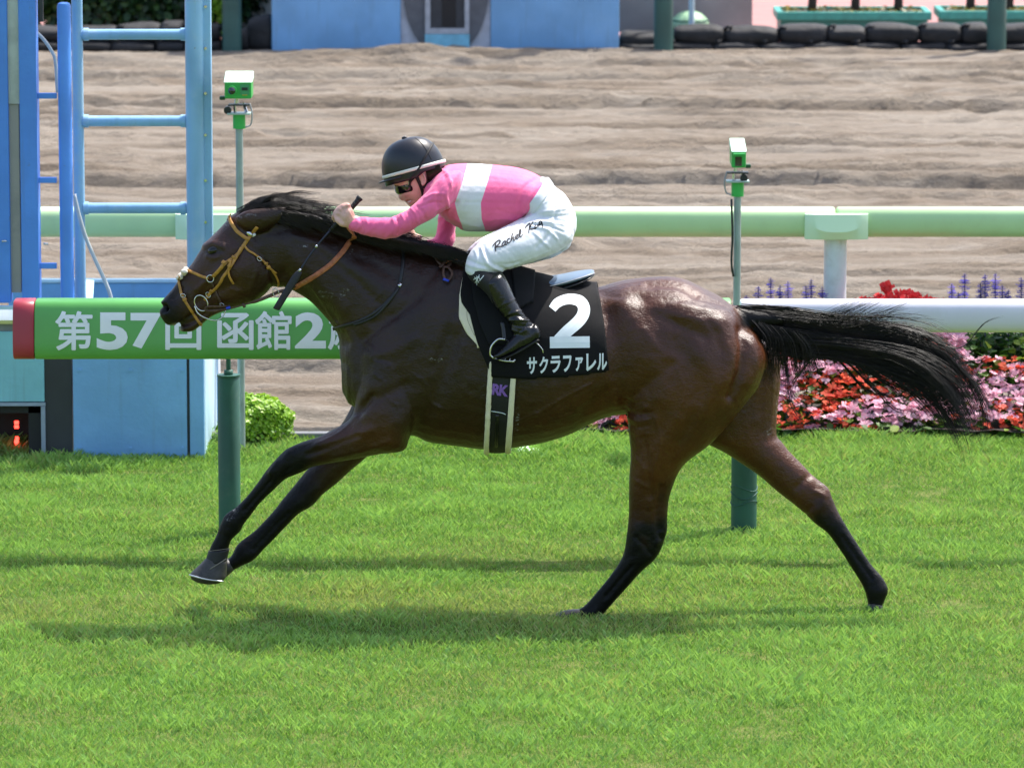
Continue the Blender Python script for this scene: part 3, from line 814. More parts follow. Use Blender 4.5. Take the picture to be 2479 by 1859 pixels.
def ribbon_vf(pts, nrm, width, thick):
    pts = np.asarray(pts); nrm = np.asarray(nrm)
    tg = np.gradient(pts, axis=0); tg /= np.linalg.norm(tg, axis=1)[:, None] + 1e-9
    nrm = nrm - tg * (nrm * tg).sum(1)[:, None]; nrm /= np.linalg.norm(nrm, axis=1)[:, None] + 1e-9
    s = np.cross(tg, nrm)
    w = np.broadcast_to(np.asarray(width, float), (len(pts),))[:, None] / 2
    h = thick / 2
    rg = np.stack([pts + s * w * .86 + nrm * h, pts + s * w + nrm * 0, pts + s * w * .86 - nrm * h, pts - s * w * .86 - nrm * h, pts - s * w, pts - s * w * .86 + nrm * h], 1)
    return rings_vf(rg)
def strap(mb, pts, width, thick=.004, tree=None, off=.004, sub=8):
    p_, n_ = surf_path(pts, tree, off, sub)
    v_, f_ = ribbon_vf(p_, n_, width, thick)
    mb.add(v_, f_)
    return p_
def ring_pts(cx, cy, rx, ry, Y, tilt=0, n=28, dy=0.0):
    a = np.linspace(0, 2 * np.pi, n + 1)
    x = cx + rx * np.cos(a) * math.cos(tilt) - ry * np.sin(a) * math.sin(tilt)
    y = cy + rx * np.cos(a) * math.sin(tilt) + ry * np.sin(a) * math.cos(tilt)
    return P(x, y, Y + dy * np.cos(a))

bridle = thing("bridle", "tan leather bridle with metal bit rings on the horse's head", "bridle", P(520, 680, -.09))
mb = MB(); strap(mb, [(623,549),(610,565),(599,581),(588,598),(577,615),(560,628),(544,639),(528,656),(515,669)], .0145)
tag(mb.build("cheek_strap", M_TAN, bridle, True), None)
mb = MB(); strap(mb, [(557,521),(560,538),(574,560),(590,573),(603,580)], .0145, off=.009); mb.build("browband", M_TAN, bridle, True)
mb = MB(); strap(mb, [(586,600),(574,622),(561,642),(547,662),(533,682),(520,697),(510,708),(497,727)], .0125, off=.009); mb.build("bit_strap", M_TAN, bridle, True)
mb = MB(); strap(mb, [(505,674),(494,671),(475,663),(452,654)], .0115); mb.build("noseband", M_TAN, bridle, True)
mb = MB(); strap(mb, [(434,670),(436,690),(441,712),(451,732),(463,751),(476,770),(487,788)], .0115, off=.006); mb.build("lower_noseband", M_TAN, bridle, True)
mb = MB(); strap(mb, [(512,680),(520,700),(527,716),(534,730),(539,741)], .0085); mb.build("chin_strap", M_BROWN, bridle, True)
mb = MB(); strap(mb, [(592,594),(600,606),(613,615),(626,624),(640,637),(655,650),(669,661)], .0085, off=.005); strap(mb, [(659,655),(668,668),(674,683),(673,692)], .008); mb.build("throat_lash", M_TAN, bridle, True)
mb = MB(); strap(mb, [(558,637),(554,650),(557,668),(567,684)], .0095, off=.012); mb.build("strap_end", M_TAN, bridle, True)
def keeper(a, b, w_=.017):
    mb = MB(); strap(mb, [a, b], w_, .007, off=.010, sub=3); mb.build("keeper", M_TAN, bridle, True)
for a, b in (((567,620),(563,625)),((545,634),(541,640)),((557,631),(553,637)),((558,641),(554,646)),((641,635),(645,640)),((648,644),(652,648)),((514,699),(511,704)),((447,722),(450,727))): keeper(a, b)
def buckle(cx, cy, r=6, tilt=.6):
    p_, n_ = cast(cx, cy)
    y_ = p_[1] - .012 if p_ is not None else -.09
    mb = MB(); mb.tube(ring_pts(cx, cy, r, r * .7, y_, tilt, 16), .0016, 6, False); mb.build("buckle", M_STEEL, bridle, True)
for a in ((628,627,6,.7),(504,714,7,1.0),(443,716,6,.3),(537,738,5,.5),(603,566,4,.6)): buckle(*a)
mb = MB()
for a, b in (((600,562),(607,570)),):
    strap(mb, [a, b], .016, .004, off=.014, sub=4)
mb.build("metal_plate", M_STEEL, bridle, True)
mb = MB(); p_, n_ = cast(611, 572); mb.tube([p_, p_ + n_ * .02], .006, 8); mb.build("white_stud", M_WHITEP, bridle, True)
mb = MB(); mb.tube(ring_pts(509, 675, 8.5, 8.5, cast(509, 675)[0][1] - .006), .0022, 8, False); mb.build("noseband_ring", M_STEEL, bridle, True)
mb = MB(); mb.tube(ring_pts(487, 734, 15, 20, -.078, -.5, 32), .0026, 8, False)
mb.tube(catmull([P(471,741,-.085), P(478,757,-.088), P(495,769,-.088), P(520,776,-.08), P(538,768,-.07), P(546,752,-.068)], 6), .0026, 8)
mb.build("bit_ring", M_STEEL, bridle, True)
vv_ = []
for k in range(14):                                    # white fleece roll at the crossing on the nose
    a = k / 13; c = P(436 + 14 * a + rn(2), 672 - 20 * a + rn(2), -.03 + rn(.02))
    u, w = np.meshgrid(np.linspace(0, np.pi, 7), np.linspace(0, 2 * np.pi, 8, endpoint=False), indexing='ij')
    vv_.append(rings_vf(np.stack([np.sin(u) * np.cos(w), np.cos(u), np.sin(u) * np.sin(w)], -1) * .011 + c, False))
mb = MB()
for v_, f_ in vv_: mb.add(v_, f_)
mb.build("fleece_pad", M_FLEECE, bridle, True)

reins = thing("reins", "orange rubber grip reins running from the bit to the jockey's hand", "reins", P(700, 700, -.1))
mb = MB(); strap(mb, [(838,540,-.17),(858,572,-.16),(848,584),(830,610),(805,637),(785,653),(761,669),(735,684),(712,697)], .021, .005); mb.build("rubber_grip", M_REIN, reins, True)
mb = MB(); strap(mb, [(716,694),(690,703,-.10),(672,708,-.10),(635,724,-.10),(596,737,-.10),(560,746,-.09),(530,752,-.088),(501,754,-.085)], .0135, .005)
strap(mb, [(501,754,-.085),(497,748,-.085),(505,743,-.088),(535,743,-.09),(556,741,-.09)], .011, .004)
mb.build("leather_rein", M_BROWN, reins, True)
mb = MB(); strap(mb, [(548,748,-.094),(558,745,-.094)], .017, .008, sub=3); mb.build("blue_tape", M_BLUETAPE, reins, True)
mb = MB(); strap(mb, [(587,735,-.106),(593,744,-.106)], .012, .01, sub=3); mb.build("rein_stop", M_BROWN, reins, True)
mb = MB(); mb.tube(ring_pts(668, 709, 7, 11, -.105, -.3, 20), .002, 6, False); mb.build("martingale_ring", M_STEEL, reins, True)
mb = MB(); strap(mb, [(1140,620,-.10),(1115,624,-.12),(1092,630,-.12),(1078,636)], .019, .005); mb.build("rein_end", M_REIN, reins, True)
mb = MB(); strap(mb, [(1051,622),(1062,640),(1080,652),(1092,642)], .013, .004, off=.012); strap(mb, [(1075,650),(1074,668),(1080,684)], .010, .004, off=.012); strap(mb, [(1084,650),(1094,664),(1090,678),(1080,684)], .010, .004, off=.012); strap(mb, [(1090,630),(1076,644),(1066,654)], .012, .004, off=.016)
mb.build("tie_cord", M_BROWN, reins, True)
mb = MB(); strap(mb, [(1074,680),(1087,684)], .009, .008, off=.014, sub=3); mb.build("blue_tip", M_BLUETAPE, reins, True)
nstrap = thing("neck_strap", "thin black neck strap round the base of the horse's neck", "strap", P(930, 740, -.15))
mb = MB(); strap(mb, [(976,596),(975,640),(967,690),(955,712),(931,738),(900,762),(868,778),(835,788),(806,797)], .013, .005, sub=10); mb.build("strap_loop", M_STRAP, nstrap, True)
mb = MB(); strap(mb, [(970,684),(958,708),(938,736),(912,762),(880,779),(858,786)], .010, .005, off=.007, sub=8); mb.build("strap_tail", M_STRAP, nstrap, True)
mb = MB(); strap(mb, [(971,688),(964,696)], .013, .006, off=.011, sub=3); mb.build("buckle", M_STEEL, nstrap, True)

# ---- cloths wrapped round the trunk
AXZ = P(1240, 850, 0)[2]
def wx(px_): return P(px_, 850, -.28)[0]
def wz(py_): return P(1240, py_, -.29)[2]
def trunk_profile(x, off, n=160, amax=math.pi):
    out = []
    for a in np.linspace(0, amax, n):
        d = Vector((0, -math.sin(a), math.cos(a)))
        h = H_BVH.ray_cast(Vector((x, 0, AXZ)), d)
        p_ = np.array(h[0]) if h[0] is not None else np.array([x, 0, AXZ]) + np.array(d) * .2
        out.append(p_ + np.array(d) * off)
    return np.array(out)
def prof_at(x):
    key = round(x, 3)
    if key not in PROF: PROF[key] = trunk_profile(key, 0.0)
    return PROF[key]
ZPY = (wz(600), wz(1100))
def zpy(z): return 600 + (z - ZPY[0]) / (ZPY[1] - ZPY[0]) * 500
def wrap_cloth(front, rear, zb0, zb1, off, ns=40, nt=36, t0=0.0, sag=0.0):
    """front/rear: [(py, px)] edge lines of the photo, from the spine down to the hem; hem heights in px at front and rear"""
    fy, fx = zip(*front); ry, rx = zip(*rear)
    grid = np.zeros((ns, nt, 3))
    for i in range(ns):
        s = i / (ns - 1)
        zb = wz(zb0 + (zb1 - zb0) * s + sag * math.sin(math.pi * s))
        for j in range(nt):
            t_ = t0 + (1 - t0) * j / (nt - 1)
            py_ = 640 + 250 * t_
            for _ in range(3):
                x = wx(np.interp(py_, fy, fx) * (1 - s) + np.interp(py_, ry, rx) * s)
                pr = prof_at(x)
                below = np.where((pr[:, 2] < zb) & (np.arange(len(pr)) > 40))[0]
                amax = (below[0] / (len(pr) - 1)) if len(below) else .7
                k = t_ * amax * (len(pr) - 1); a = int(k); b = min(a + 1, len(pr) - 1)
                p_ = pr[a] * (1 - k + a) + pr[b] * (k - a)
                py_ = zpy(p_[2])
            d = p_ - np.array([p_[0], 0, AXZ]); d /= np.linalg.norm(d) + 1e-9
            grid[i, j] = p_ + d * off + np.array([x - p_[0], 0, 0])
    for _ in range(3):
        g2 = grid.copy()
        g2[1:-1, 1:-1] = (grid[:-2, 1:-1] + grid[2:, 1:-1] + grid[1:-1, :-2] + grid[1:-1, 2:] + 2 * grid[1:-1, 1:-1]) / 6
        grid = g2
    return grid
PROF = {}
def sheet_vf(grid, thick):
    ns, nt, _ = grid.shape
    gu = np.gradient(grid, axis=0); gv = np.gradient(grid, axis=1)
    n = np.cross(gu, gv); n /= np.linalg.norm(n, axis=2, keepdims=True) + 1e-9
    if n[ns // 2, nt // 2, 1] > 0: n = -n
    a = grid + n * thick / 2; b = grid - n * thick / 2
    v = np.concatenate([a.reshape(-1, 3), b.reshape(-1, 3)]); N = ns * nt
    f = []
    for i in range(ns - 1):
        for j in range(nt - 1):
            q = (i * nt + j, (i + 1) * nt + j, (i + 1) * nt + j + 1, i * nt + j + 1)
            f.append(q); f.append(tuple(N + k for k in q[::-1]))
    rim = [i * nt for i in range(ns)] + [(ns - 1) * nt + j for j in range(1, nt)] + [i * nt + nt - 1 for i in range(ns - 2, -1, -1)] + [j for j in range(nt - 2, 0, -1)]
    for a_, b_ in zip(rim, rim[1:] + rim[:1]):
        f.append((b_, a_, N + a_, N + b_))
    return v, f
def both_sides(grid):
    far = grid[:, ::-1].copy(); far[..., 1] *= -1
    return np.concatenate([far[:, :-1], grid], axis=1)
def add_vents(g): return g

M_CLOTH = simple("cloth_black", (.0045, .0045, .0055), .8, 0, .22, var=.25, scale=8, bump=.0012, bscale=500)
M_CLOTH2 = simple("saddle_cloth_navy_black", (.006, .0065, .008), .8, 0, .25, var=.2, scale=8, bump=.001, bscale=600)
M_FOAM = simple("foam_cream", (.74, .67, .50), .7, var=.06, scale=20, bump=.001, bscale=200)
M_PRINT = simple("print_white", (.70, .76, .78), .6, var=.03)
M_LEATHERB = simple("leather_black", (.008, .008, .009), .28, var=.3, bump=.0008, bscale=200)
M_SEAT = simple("saddle_seat_blue_grey", (.13, .19, .27), .35, var=.08, scale=20)
M_GIRTHB = simple("girth_black", (.007, .007, .008), .7, var=.2, bump=.001, bscale=500)

pad = thing("saddle_pad", "cream foam pad under the saddle, edge showing at the withers", "pad", (wx(1140), 0, wz(700)))
g1 = wrap_cloth([(620,1134),(668,1123),(725,1112),(777,1111),(813,1131),(838,1156)], [(640,1260),(840,1235)], 842, 850, .012, 26, 34)
v_, f_ = sheet_vf(both_sides(g1), .014); mobj("foam_sheet", v_, f_, M_FOAM, pad)
mb = MB(); mb.tube(np.array([np.mean([g1[3, j], g1[4, j]], 0) + np.array([0, -.0075, .001]) for j in range(18, 30)]), .0012, 5); mb.build("seam", simple("seam_cream", (.45, .40, .30), .7), pad, True)
ncloth = thing("number_cloth", "black saddle cloth with white number 2 and katakana name", "saddle cloth", (wx(1330), 0, wz(800)))
g2 = wrap_cloth([(620,1142),(668,1123),(725,1114),(745,1117),(771,1137),(813,1149),(837,1157),(870,1173),(908,1191)], [(690,1436),(704,1444),(740,1453),(807,1465),(867,1471),(895,1474)], 908, 895, .020, 60, 44, sag=7)
fold = 0.0025 * np.sin(np.linspace(0, 9, 60))[:, None] * np.linspace(0, 1, 44)[None] ** 2
g2[..., 1] -= fold
v_, f_ = sheet_vf(both_sides(g2), .004); mobj("cloth", v_, f_, M_CLOTH, ncloth)
v_, f_ = sheet_vf(g2, .004); C_BVH = bvh(v_, f_)

# ---- printing on cloths: flat shapes cut out and laid on the cloth
def lay(v2, faces, tree, off, name, m, parent, Y=-.33, lev=None):
    "v2: pixel positions; lays each vertex on the surface below it"
    out = []
    for q_, (x, y) in enumerate(v2):
        p_, n_ = cast(x, y, tree)
        if p_ is None: p_ = P(x, y, Y); n_ = np.array([0, -1.0, 0])
        d = pix_dir(x, y); d /= np.linalg.norm(d)
        out.append(p_ - d * (off + (.00018 * lev[q_] if lev is not None else 0)))
    return mobj(name, out, faces, m, parent, False)
def stroke2d(pts, width, sub=6, closed=False):
    c = catmull(pts, sub) if len(pts) > 2 else np.array([np.asarray(pts[0]) * (1 - t_) + np.asarray(pts[1]) * t_ for t_ in np.linspace(0, 1, 9)])
    c = np.asarray(c, float)[:, :2]
    tg = np.gradient(c, axis=0); tg /= np.linalg.norm(tg, axis=1)[:, None] + 1e-9
    nn = np.stack([-tg[:, 1], tg[:, 0]], 1)
    w = np.interp(np.linspace(0, 1, len(c)), np.linspace(0, 1, len(np.atleast_1d(width))), np.atleast_1d(width))[:, None] / 2
    v = np.concatenate([c + nn * w, c, c - nn * w]); n = len(c)
    f = [(i, i + 1, n + i + 1, n + i) for i in range(n - 1)] + [(n + i, n + i + 1, 2 * n + i + 1, 2 * n + i) for i in range(n - 1)]
    return v, f
def lay_strokes(list_, tree, off, name, m, parent):
    "joined strokes of one sign; each a hair above the last"
    mb = MB()
    for k, (pts, w) in enumerate(list_):
        v2, f = stroke2d(pts, w)
        out = []
        for x, y in v2:
            p_, n_ = cast(x, y, tree)
            if p_ is None: p_ = P(x, y, -.33)
            d = pix_dir(x, y); d /= np.linalg.norm(d)
            out.append(p_ - d * (off + .00035 * k))
        mb.add(out, f)
    return mb.build(name, m, parent)
def text2d(body, bold=0.02, maxlen=.12):
    "glyph outlines of a line of lettering as a flat mesh, unit em"
    cu = bpy.data.curves.new("t", 'FONT'); cu.body = body; cu.size = 1.0; cu.offset = bold; cu.resolution_u = 4
    o = bpy.data.objects.new("t", cu); COL.objects.link(o)
    dg = bpy.context.evaluated_depsgraph_get()
    me = bpy.data.meshes.new_from_object(o.evaluated_get(dg))
    bm = bmesh.new(); bm.from_mesh(me)
    bmesh.ops.triangulate(bm, faces=bm.faces[:])
    for _ in range(5):
        ed = [e for e in bm.edges if e.calc_length() > maxlen]
        if not ed: break
        bmesh.ops.subdivide_edges(bm, edges=ed, cuts=1)
        bmesh.ops.triangulate(bm, faces=[f for f in bm.faces if len(f.verts) > 3])
    v = np.array([q.co[:2] for q in bm.verts]); f = [tuple(w.index for w in q.verts) for q in bm.faces]
    bm.free(); bpy.data.objects.remove(o); bpy.data.curves.remove(cu); bpy.data.meshes.remove(me)
    return v, f
def embolden(v, f, r_, n=8):
    "heavier lettering: the same outline shifted round a small circle, each layer a hair higher"
    vs, fs, ls = [v], list(f), [np.zeros(len(v))]
    for k in range(n):
        a = k * 2 * math.pi / n
        fs += [tuple(i + len(v) * (k + 1) for i in q) for q in f]; vs.append(v + r_ * np.array([math.cos(a), math.sin(a)])); ls.append(np.full(len(v), k + 1.0))
    return np.concatenate(vs), fs, np.concatenate(ls)
def fit(v, x0, y0, x1, y1):
    "unit glyph plane -> pixel box (y0 top, y1 bottom)"
    a, b = v.min(0), v.max(0)
    u = (v - a) / (b - a)
    return np.stack([x0 + u[:, 0] * (x1 - x0), y1 - u[:, 1] * (y1 - y0)], 1)
def z3(pts, ox=1040, oy=620, s=3.317): return [(ox + a / s, oy + b / s) for a, b in pts]
lay_strokes([(z3([(985,425),(1025,378),(1080,352),(1140,345),(1205,362),(1238,410),(1232,470),(1190,530),(1110,600),(1050,660),(1022,690)]), np.array([66,78,80,84,92,96,98,98,96,94,90]) / 3.317),
             (z3([(966,694),(1286,690)]), 92 / 3.317)], C_BVH, .0012, "number_two", M_PRINT, ncloth)
kata = ["サ", "ク", "ラ", "フ", "ァ", "レ", "ル"]
kx = [(782,862),(880,952),(972,1052),(1072,1140),(1172,1232),(1258,1338),(1345,1425)]
for k, ch in enumerate(kata):
    v2, f2 = text2d(ch, .03, .25)
    top = 812 - 5.6 * k if ch != "ァ" else 812; bot = 948 - 6 * k
    if ch in ("レ", "ル"): top = 782 - 2 * (k - 5); bot = 922 - 6 * (k - 5)
    if ch == "フ": top = 797
    q = fit(v2, kx[k][0], top, kx[k][1], bot)
    q[:, 1] -= (q[:, 0] - (kx[k][0] + kx[k][1]) / 2) * .05
    q = np.array(z3(q))
    lay(q, f2, C_BVH, .0012, "katakana_letter", M_PRINT, ncloth)
girth = thing("girth", "black girth with cream edges and purple lettering under the horse", "girth", (wx(1205), 0, wz(1085)))
def band(px_top, px_bot, hw_top, hw_bot, t0, off, thick, name, m, parent):
    g = np.zeros((7, 40, 3))
    for i in range(7):
        s = i / 6 * 2 - 1
        for j in range(40):
            t_ = t0 + (1 - t0) * j / 39
            u = min(max((t_ - .42) / .45, 0), 1)
            x = wx(px_top + (px_bot - px_top) * u + s * (hw_top + (hw_bot - hw_top) * u))
            key = round(x, 3)
            if key not in PROF: PROF[key] = trunk_profile(key, 0.0)
            pr = PROF[key]; k = t_ * (len(pr) - 1); a = int(k); b = min(a + 1, len(pr) - 1)
            p_ = pr[a] * (1 - k + a) + pr[b] * (k - a)
            d = p_ - np.array([p_[0], 0, AXZ]); d /= np.linalg.norm(d) + 1e-9
            g[i, j] = p_ + d * (off + (.003 * (1 - s * s)))
    far = g[:, ::-1].copy(); far[..., 1] *= -1
    full = np.concatenate([g, far[:, 1:]], axis=1)
    v_, f_ = sheet_vf(full, thick)
    o = mobj(name, v_, f_, m, parent)
    return v_, f_
gv, gf = band(1215, 1207, 27, 23, .40, .010, .008, "webbing", M_GIRTHB, girth)
band(1191, 1177, 2.6, 3.8, .50, .013, .014, "padded_edge", M_FOAM, girth)
band(1249, 1230, 3.2, 5.4, .50, .013, .014, "padded_edge", M_FOAM, girth)
G_BVH = bvh(gv, gf)
M_PURPLE = simple("thread_purple", (.22, .10, .42), .7, var=.2, scale=300)
for ch, bx in (("R", (502, 572)), ("K", (560, 636))):
    v2, f2 = text2d(ch, .045, .3)
    q = fit(v2, bx[0], 1022, bx[1], 1112); q[:, 1] += (q[:, 0] - 500) * .13; q[:, 0] -= (q[:, 1] - 1070) * .12
    lay(np.array(z3(q)), f2, G_BVH, .0012 + (.0004 if ch == "K" else 0), "purple_letter", M_PURPLE, girth)
mb = MB(); p_, n_ = surf_path(z3([(463,1240),(520,1246),(580,1256),(612,1268)]), G_BVH, .003); mb.add(*ribbon_vf(p_, n_, .003, .002)); mb.build("white_stitching", M_PRINT, girth)
mb = MB(); p_, n_ = surf_path(z3([(545,1270),(540,1400),(535,1530)]), G_BVH, .004); mb.add(*ribbon_vf(p_, n_, .014, .003)); mb.build("elastic_tab", M_LEATHERB, girth, True)

# ---- saddle
saddle = thing("race_saddle", "small black racing saddle with blue grey seat and raised cantle", "saddle", (wx(1280), 0, wz(690)))
def seat_loft(st, n=22, e=2.3):
    s = catmull(st, 5)
    C = P(s[:, 0], s[:, 1], 0 * s[:, 0]); U = np.zeros_like(C); U[:, 2] = s[:, 2]; V = np.zeros_like(C); V[:, 1] = s[:, 3]
    return rings_vf(superring(C, U, V, n, e))
v_, f_ = seat_loft([(1195,654,.012,.06),(1235,672,.018,.085),(1290,683,.019,.105),(1345,680,.017,.12),(1395,669,.014,.115),(1428,661,.010,.075),(1438,659,.006,.03)])
mobj("seat", v_, f_, M_SEAT, saddle)
v_, f_ = seat_loft([(1200,670,.012,.07),(1240,692,.020,.10),(1290,702,.017,.115),(1345,694,.013,.126),(1395,680,.010,.12),(1428,668,.008,.08),(1439,663,.005,.035)])
mobj("seat_underside", v_, f_, M_LEATHERB, saddle)
mb = MB(); pth = [P(1300,698,-.118), P(1345,690,-.130), P(1392,677,-.124), P(1424,667,-.085), P(1438,662,-.03), P(1439,662,.03)]
mb.tube(catmull(pth, 6), .0022, 6); mb.build("piping", M_WHITEP if False else simple("stitch_grey", (.35, .36, .38), .6), saddle, True)
g3 = wrap_cloth([(640,1160),(690,1140),(740,1146),(790,1160),(840,1185)], [(640,1260),(690,1250),(790,1256),(840,1240)], 840, 830, .030, 24, 26, t0=.12)
v_, f_ = sheet_vf(g3, .006); mobj("flap", v_, f_, M_CLOTH2, saddle)
far = g3.copy(); far[..., 1] *= -1; v_, f_ = sheet_vf(far, .006); mobj("flap", v_, f_, M_CLOTH2, saddle)
g4 = wrap_cloth([(640,1225),(700,1240),(765,1250)], [(640,1292),(700,1296),(765,1290)], 765, 745, .034, 12, 16, t0=.1)
v_, f_ = sheet_vf(g4, .006); mobj("knee_panel", v_, f_, M_CLOTH2, saddle)
mb = MB(); strap(mb, [(1215,780,-.318),(1219,800,-.325),(1221,826,-.335)], .016, .004, sub=5); mb.build("stirrup_leather", M_LEATHERB, saddle, True)
stir = mb = MB()
pth = catmull([P(1219,821,-.335), P(1205,822,-.335), P(1190,838,-.335), P(1187,858,-.335), P(1195,867,-.335)], 5); mb.tube(pth, .0042, 8)
pth = catmull([P(1219,821,-.335), P(1232,826,-.318), P(1244,842,-.30), P(1249,862,-.30), P(1245,874,-.31)], 5); mb.tube(pth, .0042, 8)
pth = catmull([P(1195,866,-.335), P(1218,873,-.34), P(1245,875,-.335)], 5); mb.tube(pth, .0042, 8)
pth = catmull([P(1195,866,-.335), P(1215,859,-.295), P(1238,858,-.29), P(1245,874,-.315)], 5); mb.tube(pth, .0038, 8)
for a in (1212, 1224, 1236): mb.tube([P(a - 3, 872, -.338), P(a + 1, 860, -.295)], .003, 6)
mb.build("stirrup_iron", M_STEEL, saddle, True)
mb = MB()
far = [(q[0], -q[1], q[2]) for q in stir.v]; mb.add(far, stir.f); mb.build("stirrup_iron", M_STEEL, saddle, True)
# ================================================================== the jockey
TORSO = [(1327,440,1263,526,.15,0),(1287,418,1240,545,.158,0),(1247,406,1208,557,.162,0),(1190,400,1163,561,.17,0),(1133,397,1119,555,.178,0),(1092,400,1082,534,.182,0),(1067,409,1050,507,.168,0),(1046,428,1032,485,.11,0)]
ARM_N = [(1112,412,1100,496,.06,-.14),(1075,420,1090,505,.062,-.175),(1048,448,1076,512,.058,-.19),(1027,472,1058,523,.054,-.198),(1003,493,1033,537,.05,-.204),(976,514,1003,554,.047,-.207),(952,525,967,573,.046,-.203),(925,527,930,579,.044,-.19),(895,527,897,573,.039,-.175),(866,526,866,565,.034,-.165),(851,528,846,556,.030,-.16)]
ARM_F = [(1066,430,1116,440,.056,.14),(1064,470,1112,478,.055,.175),(1062,505,1108,515,.05,.185),(1058,545,1103,562,.046,.185),(1052,574,1094,598,.044,.175),(1028,584,1052,608,.039,.155),(1002,592,1012,616,.034,.13),(984,598,988,618,.029,.11)]
PELV = [(1328,433,1262,523,.153,0),(1346,455,1270,536,.163,0),(1370,474,1284,560,.172,0),(1391,513,1300,582,.165,0),(1396,548,1325,594,.145,0),(1384,585,1350,604,.10,0)]
THIGH = [(1305,500,1386,583,.09,-.095),(1266,525,1352,610,.10,-.125),(1233,543,1312,627,.096,-.16),(1205,557,1270,641,.088,-.19),(1172,577,1236,651,.078,-.22),(1146,600,1207,659,.069,-.243),(1131,624,1190,664,.061,-.256),(1126,648,1175,673,.053,-.262)]
SHIN = [(1128,640,1190,656,.054,-.26),(1134,672,1204,663,.056,-.27),(1156,692,1220,676,.054,-.28),(1178,712,1232,695,.05,-.288),(1191,733,1240,706,.048,-.293)]
BOOT = [(1171,692,1220,664,.058,-.284),(1182,712,1231,686,.059,-.289),(1192,733,1241,708,.056,-.294),(1209,758,1256,738,.05,-.30),(1226,774,1270,760,.045,-.305),(1234,790,1286,779,.043,-.308),(1238,806,1300,797,.041,-.31),(1250,818,1306,814,.038,-.31)]
FOOT = [(1290,784,1307,820,.034,-.312),(1266,792,1290,836,.038,-.313),(1244,808,1262,847,.041,-.315),(1222,832,1236,858,.043,-.318),(1204,850,1212,866,.038,-.32),(1192,860,1198,868,.022,-.32)]
HEAD = [(968,352,1046,378,.052,0),(943,392,1070,394,.074,0),(945,425,1070,408,.077,0),(955,450,1060,424,.074,0),(967,470,1052,438,.069,0),(978,485,1046,450,.061,0),(990,498,1040,462,.050,0),(1003,509,1034,476,.034,0)]
NOSE = [(961,455,985,462,.010,0),(964,468,985,470,.013,0),(965,479,986,477,.017,0),(969,484,988,482,.014,0)]
NECKJ = [(1052,392,1010,470,.052,0),(1075,404,1035,480,.057,0),(1105,415,1075,500,.065,0)]
def mirror_vf(vf, dz=0.0, dx=0.0):
    v, f = vf; v = np.array(v); v[:, 1] *= -1; v[:, 2] += dz; v[:, 0] += dx; return v, f
def shrink(st, k):
    o = []
    for a, b, c, d, w, y in st:
        mx, my = (a + c) / 2, (b + d) / 2
        o.append((mx + (a - mx) * k, my + (b - my) * k, mx + (c - mx) * k, my + (d - my) * k, w * k, y))
    return o
FAR_DZ = -.050
body_parts = [pair_loft(shrink(TORSO, .87), 4, 28), pair_loft(shrink(ARM_N, .80), 4, 18), pair_loft(shrink(ARM_F, .80), 4, 18), pair_loft(shrink(PELV, .87), 4, 26),
              pair_loft(shrink(THIGH, .84), 4, 22), pair_loft(shrink(SHIN, .85), 4, 20), pair_loft(shrink(BOOT, .78), 4, 20), pair_loft(shrink(FOOT, .75), 4, 18),
              pair_loft(HEAD, 5, 26, 2.1), pair_loft(NOSE, 4, 14), pair_loft(NECKJ, 4, 20)]
for st in (THIGH, SHIN, BOOT, FOOT): body_parts.append(mirror_vf(pair_loft(shrink(st, .78), 4, 20), FAR_DZ))
def hand(off=(0, 0, 0), mirror=False):
    pr = [pair_loft([(861,524,845,555,.024,-.16),(856,512,836,549,.027,-.165),(851,503,826,541,.028,-.168),(843,498,818,532,.024,-.166)], 4, 18)]
    fin = [((846,500),(838,496),(826,504),(832,520)), ((838,502),(829,500),(817,510),(824,526)), ((831,509),(821,508),(811,518),(818,532)), ((824,518),(815,517),(807,527),(813,538))]
    for k, (a, b, c, d) in enumerate(fin):
        r_ = (.0092, .0098, .0095, .0085)[k]
        pr.append(tube_vf(catmull([P(*a, -.178), P(*b, -.166), P(*c, -.148), P(*d, -.132)], 5), np.array([r_ * 1.05] * 11 + [r_ * .92] * 5), 10))
    pr.append(tube_vf(catmull([P(838,544,-.172), P(826,541,-.182), P(816,533,-.178), P(812,524,-.168)], 5), np.array([.0125] * 6 + [.0105] * 5 + [.009] * 5), 10))
    pr.append(tube_vf(catmull([P(850,545,-.162), P(856,536,-.162), P(872,541,-.162)], 4), .024, 12))
    if mirror or any(off): pr = [(np.array(v) * np.array([1, -1, 1]) + np.array(off), f) for v, f in pr]
    return pr
body_parts += hand()
dh = P(985, 606, .11) - P(845, 540, .16)
body_parts += hand((dh[0], -.05, dh[2]), True)
bv, bf = union(body_parts, 0.0049)
bv = taubin(bv, bf, 5)
FACE = [([(961,457),(968,462),(985,456)], 6, -.004), ([(975,474),(990,470)], 7, .003), ([(986,487),(998,486)], 2.2, -.006), ([(983,484),(990,483)], 2, .0015), ([(990,492),(997,491)], 2.5, .002),
        ([(996,503)], 4, .003), ([(973,481),(976,484)], 1.8, -.002), ([(1000,470),(1015,485)], 9, .002), ([(985,478),(990,484)], 2.5, -.002),
        ([(828,507),(836,520),(846,534)], 2.5, -.0018), ([(836,503),(843,517),(851,530)], 2.5, -.0018), ([(845,500),(850,512),(856,524)], 2.5, -.0018),
        ([(841,498)], 3, .003), ([(832,502)], 3, .003), ([(824,509)], 3, .003), ([(816,518)], 3, .0025)]
bv = sculpt(bv, bf, FACE)
J_BVH = bvh(bv, bf)
jx, jy = proj(bv)
t = NT("skin")
sc_ = t.mix(t.ramp(t.noise(45, 4), .3, .7), (.60, .345, .275), (.68, .41, .335))
sc_ = t.mix(t.attr("flush"), sc_, (.40, .13, .11))
